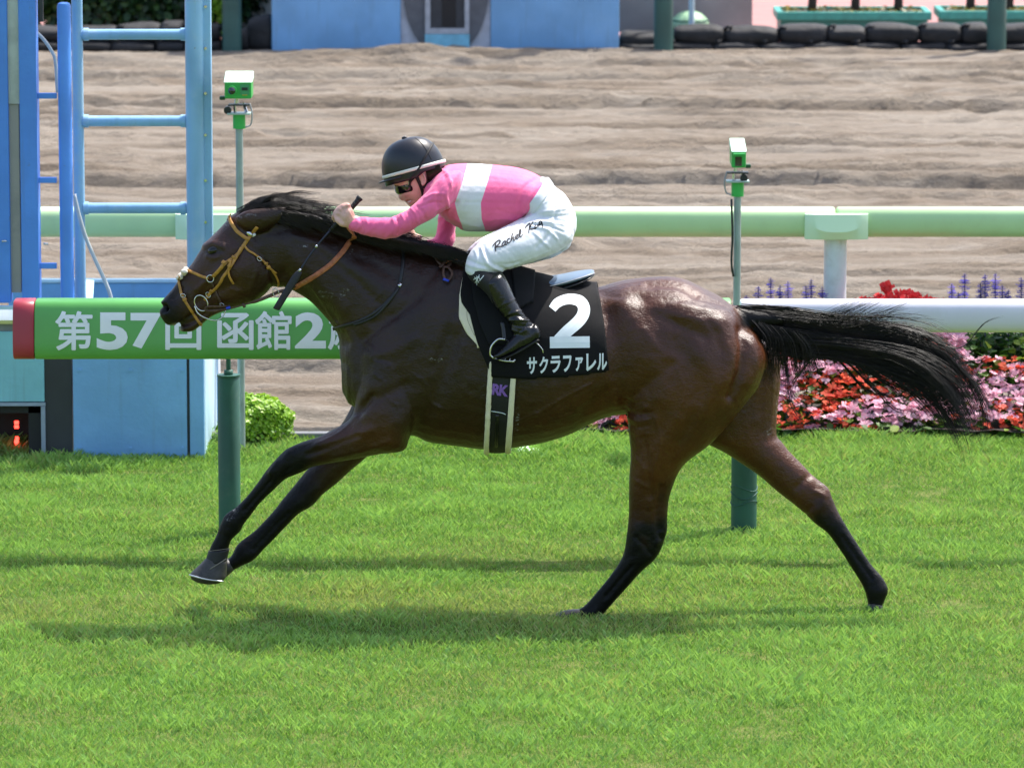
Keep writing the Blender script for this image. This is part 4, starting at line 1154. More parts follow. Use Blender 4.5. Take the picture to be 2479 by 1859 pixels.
sc_ = t.mix(t.attr("hairline"), sc_, (.03, .014, .010))
b_ = t.n("BsdfPrincipled"); t.l(sc_, b_.inputs["Base Color"]); b_.inputs["Roughness"].default_value = .45
b_.inputs["Subsurface Weight"].default_value = .12; b_.inputs["Subsurface Radius"].default_value = (.012, .004, .002); b_.inputs["Subsurface Scale"].default_value = 1.0
t.l(t.bump(t.noise(400, 2), .0004), b_.inputs["Normal"]); t.l(b_.outputs[0], t.out.inputs[0]); M_SKIN = t.m
flush = np.maximum(np.exp(-(poly_dist(jx, jy, [(985,487),(997,488)]) / 3) ** 2) * .8, np.exp(-(poly_dist(jx, jy, [(982,474)]) / 10) ** 2) * .25)
flush = np.maximum(flush, np.exp(-(poly_dist(jx, jy, [(818,508),(842,497)]) / 5) ** 2) * .2)
hl = sstep(1026, 1036, jx) * sstep(462, 446, jy) * (jx < 1090)
jockey = thing("person", "jockey in pink and white silks and black helmet crouched over the racehorse", "person", P(1240, 690, 0))
me = mesh_from("body", bv, bf); fattr(me, "flush", flush); fattr(me, "hairline", hl)
obj("body", me, M_SKIN, jockey)

# ---- silks
cv, cf = union([pair_loft(TORSO, 5, 34, 2.15), pair_loft(ARM_N, 5, 22), pair_loft(ARM_F, 5, 22)], 0.0052)
cv = taubin(cv, cf, 7)
WR = [([(1078,428),(1062,462),(1060,500)], 6, -.006), ([(1092,440),(1080,470),(1085,500)], 4, .005), ([(1070,410),(1085,425),(1090,450)], 4, .004), ([(1030,480),(1050,470),(1075,470)], 3, .003),
      ([(1020,500),(1045,490),(1070,492)], 3, -.003), ([(1060,520),(1085,505),(1105,490)], 5, -.007), ([(960,527),(966,545),(962,565)], 3, -.004), ([(972,520),(978,535),(976,552)], 3, .003),
      ([(950,528),(954,546),(950,568)], 2.5, .003), ([(885,529),(890,545),(886,566)], 2.5, .002), ([(872,529),(876,542),(873,560)], 2.2, -.0025), ([(862,530),(868,545),(862,560)], 2, .002),
      ([(1300,432),(1270,455),(1255,500)], 5, -.004), ([(1310,445),(1285,475),(1268,515)], 4, .004), ([(1270,520),(1240,520),(1205,508)], 4, -.002), ([(1255,535),(1220,530),(1180,535)], 4, .0025),
      ([(1190,491),(1120,490)], 1.6, -.0012), ([(1260,493),(1190,491)], 1.6, -.0012), ([(1100,530),(1120,540),(1160,548)], 5, .003), ([(1092,535),(1085,520),(1088,500)], 4, .003),
      ([(1140,410),(1160,420),(1200,425)], 8, .002), ([(1010,500),(1025,515),(1030,530)], 3, -.003), ([(995,505),(1008,522),(1012,540)], 2.5, .003), ([(985,515),(993,528),(997,545)], 2.5, -.002)]
cv = sculpt(cv, cf, [(a, b, c * 1.35) for a, b, c in WR])
cx_, cy_ = proj(cv)
cn_ = vnormals(cv, cf)
fold_ = fbm((cx_ + cy_ * .8) / 11, (cy_ - cx_ * .5) / 34, 3, 21) - .45
cv = cv + cn_ * (.008 * fold_ * (.35 + .65 * np.maximum(sstep(1130, 1060, cx_), sstep(480, 540, cy_))))[:, None]
J2 = bvh(cv, cf)
# white band round the trunk: signed distance (px) inside the band, trunk only
ey0 = np.interp(cy_, [396, 440, 492, 520, 562], [1132, 1120, 1101, 1108, 1124]); ey1 = np.interp(cy_, [396, 440, 492, 530, 562], [1192, 1181, 1164, 1166, 1176])
inb = np.minimum(cx_ - ey0, ey1 - cx_)
arm_mask = np.maximum(sstep(515, 530, poly_dist(cx_, cy_, [(1100, 460)])), 0)
t = NT("silk_pink_white")
wv = t.noise(380, 2)
band_ = t.ramp(t.attr("band"), -.4, .4)
pk = t.mix(t.ramp(t.noise(10, 3), .3, .7), (.86, .125, .30), (.91, .165, .35))
sc_ = t.mix(band_, pk, (.67, .695, .73))
M_SILK = t.bsdf(sc_, .62, 0, .28, t.bump(t.math('ADD', t.math('MULTIPLY', wv, .15), t.noise(22, 4, .6)), .004, .7), sheen=.25)
me = mesh_from("silk_jacket", cv, cf); fattr(me, "band", inb)
tag(obj("silk_jacket", me, M_SILK, jockey), "pink silk jacket with one broad white band")
v_, f_ = pair_loft([(849,526,843,557,.0325,-.16),(857,525,853,561,.034,-.162),(862,526,860,563,.034,-.164)], 4, 20, cap=False)
# ---- breeches
M_BREECH = None
t = NT("breeches_white")
M_BREECH = t.bsdf(t.mix(t.ramp(t.noise(9, 3), .3, .7), (.66, .69, .735), (.70, .73, .77)), .6, 0, .3, t.bump(t.noise(30, 4, .55), .0022, .6), sheen=.1)
near_t = pair_loft(THIGH, 5, 26)
qv, qf = union([pair_loft(PELV, 5, 32), near_t, mirror_vf(near_t, FAR_DZ, -.012)], 0.0054)
qv = taubin(qv, qf, 6)
BW = [([(1338,470),(1345,520),(1335,560),(1300,600)], 5, -.005), ([(1270,532),(1310,515),(1370,505)], 3.2, .004), ([(1272,537),(1310,526),(1375,522)], 3, -.005), ([(1275,540),(1320,537),(1370,545)], 3, .004),
      ([(1285,548),(1325,556),(1350,580)], 3, .004), ([(1290,545),(1330,548),(1365,562)], 2.6, -.004), ([(1290,560),(1310,580),(1330,600)], 3, .003), ([(1265,527),(1280,505),(1310,480)], 3, -.005), ([(1285,520),(1310,495),(1350,475)], 3, .003),
      ([(1165,600),(1180,640),(1215,656)], 3, .006), ([(1170,596),(1190,635),(1225,652)], 3, -.004), ([(1130,640),(1150,648),(1175,652)], 3.5, .004), ([(1135,630),(1160,640),(1190,648)], 3, -.003),
      ([(1215,652),(1270,632),(1330,608)], 2, .002), ([(1205,640),(1230,640),(1260,634)], 3, -.003), ([(1150,605),(1155,625),(1150,645)], 3, .003), ([(1225,555),(1235,565)], 2.5, .002), ([(1390,500),(1388,550),(1370,585)], 4, .003)]
qv = sculpt(qv, qf, BW)
qx, qy = proj(qv); qn = vnormals(qv, qf)
qv = qv + qn * (.0032 * (fbm((qx - qy) / 12, (qx + qy) / 40, 3, 31) - .45))[:, None]
Q_BVH = bvh(qv, qf)
mobj("breeches", qv, qf, M_BREECH, jockey)
v_, f_ = pair_loft([(1318,434,1258,514,.158,0),(1328,431,1263,523,.161,0),(1340,446,1268,535,.164,0)], 4, 40, cap=False)
mobj("waistband", v_, f_, M_BREECH, jockey)
# lettering on the thigh
M_INK = simple("ink_navy_black", (.008, .008, .014), .6)
def zr(pts): return [(1160 + a / 12.29, 540 + b / 12.29) for a, b in pts]
def zk(pts): return [(1230 + a / 16.59, 500 + b / 16.59) for a, b in pts]
w1 = np.array([2.2, 3.6, 3.4, 2.6])
letters = [
 [(zr([(405,700),(425,655),(490,580),(560,530),(605,520),(622,555),(590,620),(530,680),(465,745)]), w1), (zr([(500,575),(488,660),(482,740),(495,855)]), np.array([2.6,3,3,2])), (zr([(465,748),(540,715),(620,698),(690,705)]), np.array([2.5,3,3.6,3]))],
 [(zr([(790,525),(745,545),(700,605),(683,655),(705,685),(745,655),(780,590),(790,535)]), np.array([2.2,2.8,3.2,2.6,2.2])), (zr([(788,540),(778,610),(790,655),(825,625),(850,585)]), np.array([3,3.2,2.4,1.8]))],
 [(zr([(905,480),(895,455),(855,490),(832,545),(850,592),(900,580),(945,530)]), np.array([3,2.6,3.2,3,2]))],
 [(zr([(1002,290),(985,350),(965,440),(952,535)]), np.array([2.4,3.4,3.2,3])), (zr([(955,525),(985,455),(1020,420),(1032,445),(1022,495),(1045,515),(1085,470)]), np.array([2.4,3,3.2,3,1.8]))],
 [(zr([(1085,440),(1125,420),(1155,375),(1140,345),(1105,375),(1085,430),(1105,468),(1150,455),(1195,400)]), np.array([2,2.6,2.6,3.2,3,1.8]))],
 [(zr([(1195,400),(1230,310),(1238,230),(1222,190),(1200,250),(1195,340),(1215,400),(1255,400),(1295,335)]), np.array([2,2.6,2.4,3.4,3,1.8]))],
 [(zk([(698,885),(715,820),(790,745),(860,685),(885,715),(865,800),(845,930),(833,1065)]), np.array([2.4,3.6,3,2.8,3,2])), (zk([(1012,598),(960,690),(895,800),(850,885)]), np.array([2.2,3,3,2.4])), (zk([(850,895),(940,905),(1030,900),(1112,890)]), np.array([2.6,3.4,3.4,2.8]))],
 [(zk([(1105,740),(1082,810),(1100,868),(1145,850),(1195,730)]), np.array([3,3.4,2.6,2])), (zk([(1090,640),(1105,655)]), 2.8)],
 [(zk([(1195,720),(1205,790),(1240,770),(1250,690),(1275,600)]), np.array([2.6,3,2.6,2.4]))],
 [(zk([(1320,575),(1275,600),(1250,670),(1275,740),(1320,700),(1335,590)]), np.array([2.4,3,3,2.4])), (zk([(1335,580),(1355,660),(1380,760),(1390,850)]), np.array([2.6,3.2,3.2,2.4]))]]
for L_ in letters: lay_strokes(L_, Q_BVH, .0015, "script_letter", M_INK, jockey)
# ---- gaiters and boots
M_GAIT = simple("gaiter_black", (.008, .008, .009), .7, var=.2, bump=.001, bscale=300)
t = NT("boot_patent")
M_BOOT = t.bsdf((.006, .006, .007), t.math('ADD', t.math('MULTIPLY', t.noise(20, 4), .22), .14), 0, .5, t.bump(t.noise(22, 4, .6), .008, .6))
M_SOLE = simple("sole_black", (.012, .012, .012), .6)
for side in (-1, 1):
    fx = (lambda vf: vf) if side < 0 else (lambda vf: mirror_vf(vf, FAR_DZ, -.012))
    v_, f_ = fx(pair_loft(SHIN, 5, 26)); g_ = mobj("gaiter", v_, f_, M_GAIT, jockey)
    if side < 0: GT = bvh(v_, f_)
    v_, f_ = union([fx(pair_loft(BOOT, 5, 28)), fx(pair_loft(FOOT, 5, 24))], .0042)
    v_ = taubin(v_, f_, 5)
    if side < 0:
        v_ = sculpt(v_, f_, [([(1230,768),(1255,764),(1274,768)], 3.5, -.005), ([(1234,776),(1258,775),(1280,776)], 3, .005), ([(1236,786),(1262,790),(1290,788)], 3, -.004), ([(1240,798),(1258,805),(1270,800)], 3, .004), ([(1245,812),(1262,800),(1276,782)], 2.5, -.003),
                             ([(1205,745),(1230,732),(1250,722)], 3, .002), ([(1222,768),(1240,758),(1262,752)], 2.5, .003)])
    bo = mobj("boot", v_, f_, M_BOOT, jockey)
    soles = [(1299,818,1306,824,.035,-.312),(1272,833,1276,842,.038,-.313),(1240,852,1243,859,.041,-.316),(1212,864,1213,869,.038,-.319),(1195,866,1196,870,.02,-.32)]
    v_, f_ = fx(pair_loft(soles, 4, 16)); mobj("sole", v_, f_, M_SOLE, bo)
    mb = MB(); pth = np.array([P(1297,829,-.33), P(1305,836,-.335), P(1313,846,-.335), P(1315,855,-.333)])
    if side > 0: pth = pth * np.array([1, -1, 1]) + np.array([0, 0, FAR_DZ])
    mb.tube(catmull(pth, 4), .0022, 6); mb.build("spur", M_STEEL, bo, True)
lay_strokes([(z3(q), w / 3.317) for q, w in (([(352,190),(375,176),(402,165)], 5), ([(365,215),(385,185),(400,150)], 5), ([(378,160),(384,190),(395,215)], 5), ([(400,200),(420,175),(436,155)], 6), ([(360,170),(372,182),(380,205),(378,235)], 5), ([(385,165),(410,190)], 5))], GT, .0015, "gaiter_emblem", M_PRINT, jockey)

# ---- helmet, goggles, strap, ear
M_HELM = None
t = NT("helmet_cover_black")
M_HELM = t.bsdf((.012, .013, .018), t.math('ADD', t.math('MULTIPLY', t.noise(9, 3), .2), .26), 0, .55, t.bump(t.noise(7, 3, .5), .006, .5))
bdir = np.array([151, -41.0]); bdir /= np.linalg.norm(bdir); udir = np.array([bdir[1], -bdir[0]])
def hel(u_, h_, y_):
    q = np.array([1003, 412]) + bdir * u_ * 78 + udir * h_ * 80
    return P(q[0], q[1], y_)
rings = []
for k, th in enumerate(np.linspace(-.30, math.pi / 2, 22)):
    h_ = math.sin(th) if th > 0 else th * .75
    rr = max(math.cos(th), .002) ** .78 if th > 0 else 1.0 - .02 * abs(th)
    ring = []
    for a in np.linspace(0, 2 * np.pi, 40, endpoint=False):
        uu = math.cos(a) * rr; yy = math.sin(a) * rr * .098
        drop = h_ * (1.15 if uu < 0 else .55) if th < 0 else h_
        ring.append(hel(uu * (1.0 if uu < 0 else .97) - .02 * h_, drop, yy))
    rings.append(ring)
v_, f_ = rings_vf(np.array(rings)); helmet = mobj("helmet", v_, f_, M_HELM, jockey); HB = bvh(v_, f_)
v_, f_ = rings_vf(np.array([[hel(math.cos(a) * rr, hh, math.sin(a) * rr * .1) for a in np.linspace(0, 2 * np.pi, 40, endpoint=False)] for hh, rr in ((-.02, 1.0), (-.015, 1.022), (.075, 1.02), (.08, .99))]), False)
mobj("helmet_trim", v_, f_, simple("trim_cream", (.72, .72, .64), .5, var=.05), helmet)
mb = MB()
pk_ = []
for a in np.linspace(-1.15, 1.15, 17):
    pk_.append([hel(-math.cos(a) * .98, -.045, math.sin(a) * .096), hel(-math.cos(a) * 1.18, -.085, math.sin(a) * .105), hel(-math.cos(a) * 1.18, -.12, math.sin(a) * .105), hel(-math.cos(a) * .98, -.09, math.sin(a) * .096)])
mb.add(*rings_vf(np.array(pk_))); mb.build("peak", M_HELM, helmet, True)
mb = MB(); mb.tube([hel(-.04, .99, 0), hel(-.05, 1.06, 0)], [.011, .009], 12); mb.build("button", M_HELM, helmet, True)
def hz(pts): return [(900 + a / 7.541, 310 + b / 7.541) for a, b in pts]
M_ELAS = simple("elastic_black", (.006, .006, .006), .6)
mb = MB(); strap(mb, hz([(1115,285),(1030,440),(950,570),(880,700),(830,780),(760,850),(690,930)]), .0085, .002, HB, .004); mb.build("goggle_strap", M_ELAS, helmet, True)
mb = MB(); strap(mb, hz([(790,185),(880,250),(960,350),(1030,460),(1090,580)]), .003, .001, HB, .001); mb.build("seam", M_ELAS, helmet, True)
gog = []
for y_ in np.linspace(-.072, .072, 25):
    k = abs(y_) / .072
    cx0, cy0 = 962 + 30 * k ** 2.2, 459 - 3 * k ** 2
    hh = 13 * (1 - .45 * k ** 3) * (1 - .25 * math.exp(-(y_ / .012) ** 2)); ww = 7
    ring = []
    for a in np.linspace(0, 2 * np.pi, 20, endpoint=False):
        ca, sa = np.sign(math.cos(a)) * abs(math.cos(a)) ** .7, np.sign(math.sin(a)) * abs(math.sin(a)) ** .7
        ring.append(P(cx0 + ca * ww + sa * hh * .22, cy0 + sa * hh, y_))
    gog.append(ring)
v_, f_ = rings_vf(np.array(gog)); gg = mobj("goggles", v_, f_, NT("goggle_lens_black").bsdf((.004, .004, .005), .08, 0, .7, coat=.4), jockey); GB = bvh(v_, f_)
mb = MB(); strap(mb, hz([(690,1060),(700,985),(740,930),(790,880)]), .012, .004, J_BVH, .006); mb.build("side_band", M_ELAS, gg, True)
lay_strokes([(hz([(600,1010),(620,1060),(665,1050)]), .7), (hz([(665,1050),(672,1000),(640,985),(600,1012)]), .7)], GB, .001, "goggle_mark", simple("mark_yellow", (.6, .6, .32), .5), gg)
mb = MB()
strap(mb, hz([(800,830),(830,920),(870,1010),(900,1090),(925,1170),(930,1230)]), .013, .004, J_BVH, .004)
strap(mb, hz([(1120,960),(1060,1010),(990,1050),(910,1090)]), .012, .004, J_BVH, .005)
mb.build("chin_strap", M_ELAS, helmet, True)
er = MB()
eo = catmull([P(*hz([(a, b)])[0], -.082) for a, b in ((845,860),(880,832),(935,850),(970,910),(975,980),(940,1035),(915,1030))], 5); er.tube(eo, .0042, 8)
eo2 = catmull([P(*hz([(a, b)])[0], -.078) for a, b in ((860,870),(900,880),(925,930),(925,985),(915,1020))], 5); er.tube(eo2, .0055, 8)
ev, ef = union([(np.array(er.v), er.f), pair_loft([(*hz([(850,850)])[0], *hz([(940,850)])[0], .006, -.074), (*hz([(855,910)])[0], *hz([(965,920)])[0], .008, -.074), (*hz([(890,980)])[0], *hz([(960,990)])[0], .008, -.074), (*hz([(905,1030)])[0], *hz([(940,1035)])[0], .007, -.074)], 4, 14)], .002)
me = mesh_from("ear", taubin(ev, ef, 3), ef); n0 = len(me.vertices); fattr(me, "flush", np.full(n0, .12)); fattr(me, "hairline", np.zeros(n0)); obj("ear", me, M_SKIN, jockey)
lay_strokes([(hz([(655,1345),(690,1342),(720,1332)]), np.array([1, 1.6, 1]))], J_BVH, .0025, "teeth", M_PRINT, jockey)
rows = []; rad = []
for i in range(260):
    a = random.random()
    x0, y0 = 1030 + 34 * a, 424 - 14 * a
    rows.append([(x0, y0 - 12, -.070), (x0 + 3, y0 - 2, -.074), (x0 + 8 + rn(2), y0 + 8, -.072), (x0 + 14 + rn(3), y0 + 18 + rn(3), -.06)]); rad.append(.001)
v_, f_ = strands(Ppath(rows), rad, 6); mobj("hair", v_, f_, simple("hair_dark_brown", (.018, .009, .006), .45), jockey)

# ---- whip in the near hand
whip = thing("riding_whip", "black riding whip gripped in the jockey's near hand", "whip", P(767, 596, -.18))
wy = lambda k: -.150 - .035 * k
mb = MB()
wp = np.array([P(872.6, 478, wy(-.4)), P(869, 482, wy(-.38)), P(866, 486, wy(-.35)), P(846, 510, wy(-.1)), P(818, 538, wy(.2)), P(800, 557, wy(.4))])
mb.tube(wp, [.0135, .0132, .0105, .0098, .0088, .0062], 12); mb.build("grip", M_ELAS, whip, True)
mb = MB()
for k in np.linspace(0, 1, 12):
    c = wp[2] * (1 - k) + wp[5] * k; d = (wp[5] - wp[2]); d /= np.linalg.norm(d); mb.tube([c, c + d * .004], .0112 - .004 * k, 10)
mb.build("grip_wrap", simple("wrap_rubber", (.012, .013, .016), .55), whip, True)
mb = MB(); mb.tube(catmull([P(800, 557, wy(.4)), P(767, 596, wy(.7)), P(745, 626, wy(.9)), P(726, 655, wy(1.1))], 5), .0040, 8); mb.build("shaft", simple("shaft_navy", (.012, .014, .03), .35), whip, True)
mb = MB()
for a, b in (((768, 594), (764, 599)), ((728, 651), (724, 658))):
    mb = MB(); mb.tube([P(*a, wy(.7 if a[0] > 750 else 1.1)), P(*b, wy(.7 if a[0] > 750 else 1.1))], .0062, 10); mb.build("silver_collar", M_STEEL, whip, True)
v_, f_ = pair_loft([(719,655,731,661,.006,wy(1.1)),(707,668,722,680,.008,wy(1.2)),(688,700,703,709,.008,wy(1.3)),(661,745,677,751,.007,wy(1.4))], 4, 14, 3)
mobj("padded_flap", v_, f_, simple("flap_black", (.014, .014, .018), .6, bump=.001, bscale=200), whip)
# ================================================================== rails, finish post, cameras, far side
def pbox(mb, x0, y0, x1, y1, Yf, depth):
    "box whose front face fills a photo rectangle at depth Yf"
    ym = min(max((y0 + y1) / 2, 40), 1000) if y0 > -200 else 250
    a = P2(x0, y0, Yf); b = P2(x1, y1, Yf); a[0] = P2(x0, ym, Yf)[0]; b[0] = P2(x1, ym, Yf)[0]
    return mb.box((a[0], Yf, b[2]), (b[0], Yf + depth, a[2]))
def prism_rail(x0, x1, zc, Yc, hz, hy, e=3.0, n=36, end=.0):
    xx = [x0, x0 + .0001] + [x1 - .0001, x1] if not end else [x0, x0 + end * .3, x0 + end, x1 - end, x1 - end * .3, x1]
    sc = [1, 1, 1, 1] if not end else [.80, .94, 1, 1, .94, .80]
    C = np.array([(x, Yc, zc) for x in xx]); U = np.array([(0, 0, hz * s) for s in sc]); V = np.array([(0, hy * s, 0) for s in sc])
    return rings_vf(superring(C, U, V, n, e))
def auto(o, ang=40):
    me = o.data
    me.polygons.foreach_set("use_smooth", np.ones(len(me.polygons), dtype=bool))
    md = o.modifiers.new("es", 'EDGE_SPLIT'); md.split_angle = R(ang); return o

M_RAILW = simple("rail_white", (.70, .69, .755), .38, var=.03, scale=5, dirt=(.45, .45, .40, .25), dscale=5)
M_RAILG = simple("rail_mint", (.47, .68, .36), .38, var=.03, scale=5, dirt=(.42, .52, .26, .3), dscale=6)
M_RAILG2 = simple("rail_cap_mint", (.60, .80, .54), .35, var=.03, scale=5)
M_POSTG = simple("post_dark_green", (.016, .085, .062), .5, var=.15, scale=6, dirt=(.08, .13, .09, .35), dscale=9)
M_POSTW = simple("post_white", (.66, .70, .74), .45, var=.06, scale=9, dirt=(.40, .42, .40, .5), dscale=7)
# ---- near running rail, white part on the right
zt, zb = P2(1900, 648, Y_R1 - .03)[2], P2(1900, 721, Y_R1 - .05)[2]
zc, hz_ = (zt + zb) / 2, (zt - zb) / 2
rail = thing("running_rail", "white plastic running rail on green posts right of the horse", "rail", (P2(1607, 1150, Y_POST)))
xj = P2(1597, 700, Y_R1)[0]
v_, f_ = prism_rail(xj, xj + 3.4, zc, Y_R1, hz_, .06, 2.6, end=.012); auto(mobj("rail_tube", v_, f_, M_RAILW, rail), 60)
v_, f_ = prism_rail(xj + 3.403, xj + 6.0, zc, Y_R1, hz_, .06, 2.6, end=.012); auto(mobj("rail_tube", v_, f_, M_RAILW, rail), 60)
def green_post(px0, top_y, parent, r_=.0515, Yc=None, rod=False):
    Yc = Yc or Y_POST
    b = G2(px0, 1150); x = P2(px0, 1100, Yc)[0]; ztop = P2(px0, top_y, Yc)[2]
    mb = MB(); mb.tube(np.array([(x, Yc, -.05), (x, Yc, ztop - .004), (x, Yc, ztop)]), [r_, r_, r_ * .93], 28)
    o = auto(mb.build("post", M_POSTG, parent, True))
    return x, ztop, o
x, ztop, o = green_post(1607, 770, rail, .056)
mb = MB()
for k in range(3):
    zz = P2(1607, 1052 + k * 16, Y_POST)[2]
    mb2 = MB(); a = np.linspace(0, 2 * np.pi, 30); mb2.tube(np.stack([x + .0575 * np.cos(a), Y_POST + .0575 * np.sin(a), zz + .012 * np.sin(a * 2 + k * 1.7)], 1), .0022, 6, False); mb2.build("wrinkle_ring", M_POSTG, o, True)
mb = MB(); mb.tube(catmull([(x, Y_POST, ztop - .02), (x, Y_POST, zc - .09), (x, Y_POST - .1, zc - .01), (x, Y_R1, zc)], 6), .018, 12); mb.build("arm", M_POSTG, rail, True)
# ---- banner sleeve over the rail on the left
zt2, zb2 = P2(300, 651, Y_R1 - .08)[2], P2(300, 778, Y_R1 - .08)[2]
zc2, hz2 = (zt2 + zb2) / 2, (zt2 - zb2) / 2
xa, xb = P2(27, 700, Y_R1 - .1)[0], P2(1580, 700, Y_R1 - .1)[0]; xm = P2(73, 700, Y_R1 - .1)[0]
M_BANG = simple("vinyl_green", (.105, .37, .080), .42, var=.05, scale=6, coat=.1)
M_BANR = simple("vinyl_red", (.34, .026, .042), .42, var=.06, scale=6, coat=.1)
M_BANW = simple("vinyl_lettering_white", (.80, .84, .86), .45, var=.02)
banner = thing("rail_banner", "green padded rail sleeve with red end and white Japanese race title", "banner", (xa, Y_POST, 0))
def sleeve(x0, x1):
    C = []; n = 40
    rows = []
    for x_ in (x0, x0 + .004, (x0 + x1) / 2, x1 - .004, x1):
        sc = .97 if x_ in (x0, x1) else 1
        a = np.linspace(0, 2 * np.pi, n, endpoint=False)
        c, s = np.cos(a), np.sin(a)
        zz = np.sign(c) * np.abs(c) ** .52 * hz2 * sc; yy = np.sign(s) * np.abs(s) ** .42 * .10 * sc
        yy = yy * (1 - .18 * (zz / hz2))                   # slightly wider towards the bottom
        rows.append(np.stack([np.full(n, x_), Y_R1 + yy, zc2 + zz], 1))
    return rings_vf(np.array(rows))
v_, f_ = sleeve(xm + .0015, xb); auto(mobj("green_sleeve", v_, f_, M_BANG, banner), 60); BN = bvh(v_, f_)
v_, f_ = sleeve(xa, xm); auto(mobj("red_end", v_, f_, M_BANR, banner), 60)
for ch, x0, x1, y0, y1, bold in (("第",119,200,672,757,.017), ("5",209,276,675,756,.036), ("7",282,349,676,753,.036), ("回",357,435,676,756,.017), ("函",469,548,676,756,.017), ("館",551,630,672,756,.017), ("2",637,704,675,753,.036), ("歳",708,790,672,756,.017)):
    cjk = ch not in "572"
    v2, f2 = text2d(ch, 0.0 if cjk else bold, .2)
    lev = None
    if cjk: v2, f2, lev = embolden(v2, f2, .020)
    q = fit(v2, x0, y0, x1, y1) * K
    lay(q, f2, BN, .0015, "banner_character", M_BANW, banner, lev=lev)
x, ztop, o = green_post(496, 812, banner, .048)
mb = MB(); mb.tube(catmull([(x, Y_POST, ztop - .004), (x, Y_POST, zc2 - .06), (x, Y_POST - .1, zc2), (x, Y_R1, zc2)], 6), .0105, 12); mb.tube([(x, Y_POST, ztop), (x, Y_POST, ztop + .026)], .020, 14); mb.build("rod", M_POSTG, banner, True)
mb = MB(); mb.tube([(x, Y_POST, ztop - .002), (x, Y_POST, ztop + .006)], .050, 28); auto(mb.build("post_cap", M_POSTG, banner, True))

# ---- far mint rail
zt, zb = P2(1900, 450, Y_RAIL2 - .06)[2], P2(1900, 515, Y_RAIL2 - .06)[2]
zc, hz_ = (zt + zb) / 2, (zt - zb) / 2
mrail = thing("mint_rail", "pale mint green inner rail on white posts beside the sand", "rail", (P2(1805, 900, Y_RAIL2)))
xj = P2(1805, 480, Y_RAIL2)[0]; sp = xj - P2(449, 480, Y_RAIL2)[0]
for k in range(-2, 2):
    v_, f_ = prism_rail(xj + k * sp + .003, xj + (k + 1) * sp - .003, zc, Y_RAIL2, hz_, .065, 2.5, end=.012); auto(mobj("rail_tube", v_, f_, M_RAILG, mrail), 60)
for k in (-1, 0):
    xc = xj + k * sp; pw = .056
    mb = MB(); mb.tube([(xc, Y_RAIL2, -.05), (xc, Y_RAIL2, zc - hz_ * .6)], pw, 24); auto(mb.build("post", M_POSTW, mrail, True))
    rows = []                                             # moulded bracket cap
    for u in np.linspace(-1, 1, 15):
        top = zc + hz_ * (.66); bot = zc - hz_ * 1.04
        out = .075 + .030 * (1 - abs(u) ** 4)
        rows.append([(xc + u * .156, Y_RAIL2 - .058, top), (xc + u * .156, Y_RAIL2 - out * .75 - .012, top - .004), (xc + u * .156, Y_RAIL2 - out - .012 * (1 - abs(u) ** 3), zc - hz_ * (.52 - .9 * abs(u) ** 3.0)), (xc + u * .156, Y_RAIL2 - out * .93, bot), (xc + u * .156, Y_RAIL2 + .06, bot), (xc + u * .156, Y_RAIL2 + .06, bot + .02)])
    v_, f_ = rings_vf(np.array(rows)); auto(mobj("bracket", v_, f_, M_RAILG2, mrail), 32)

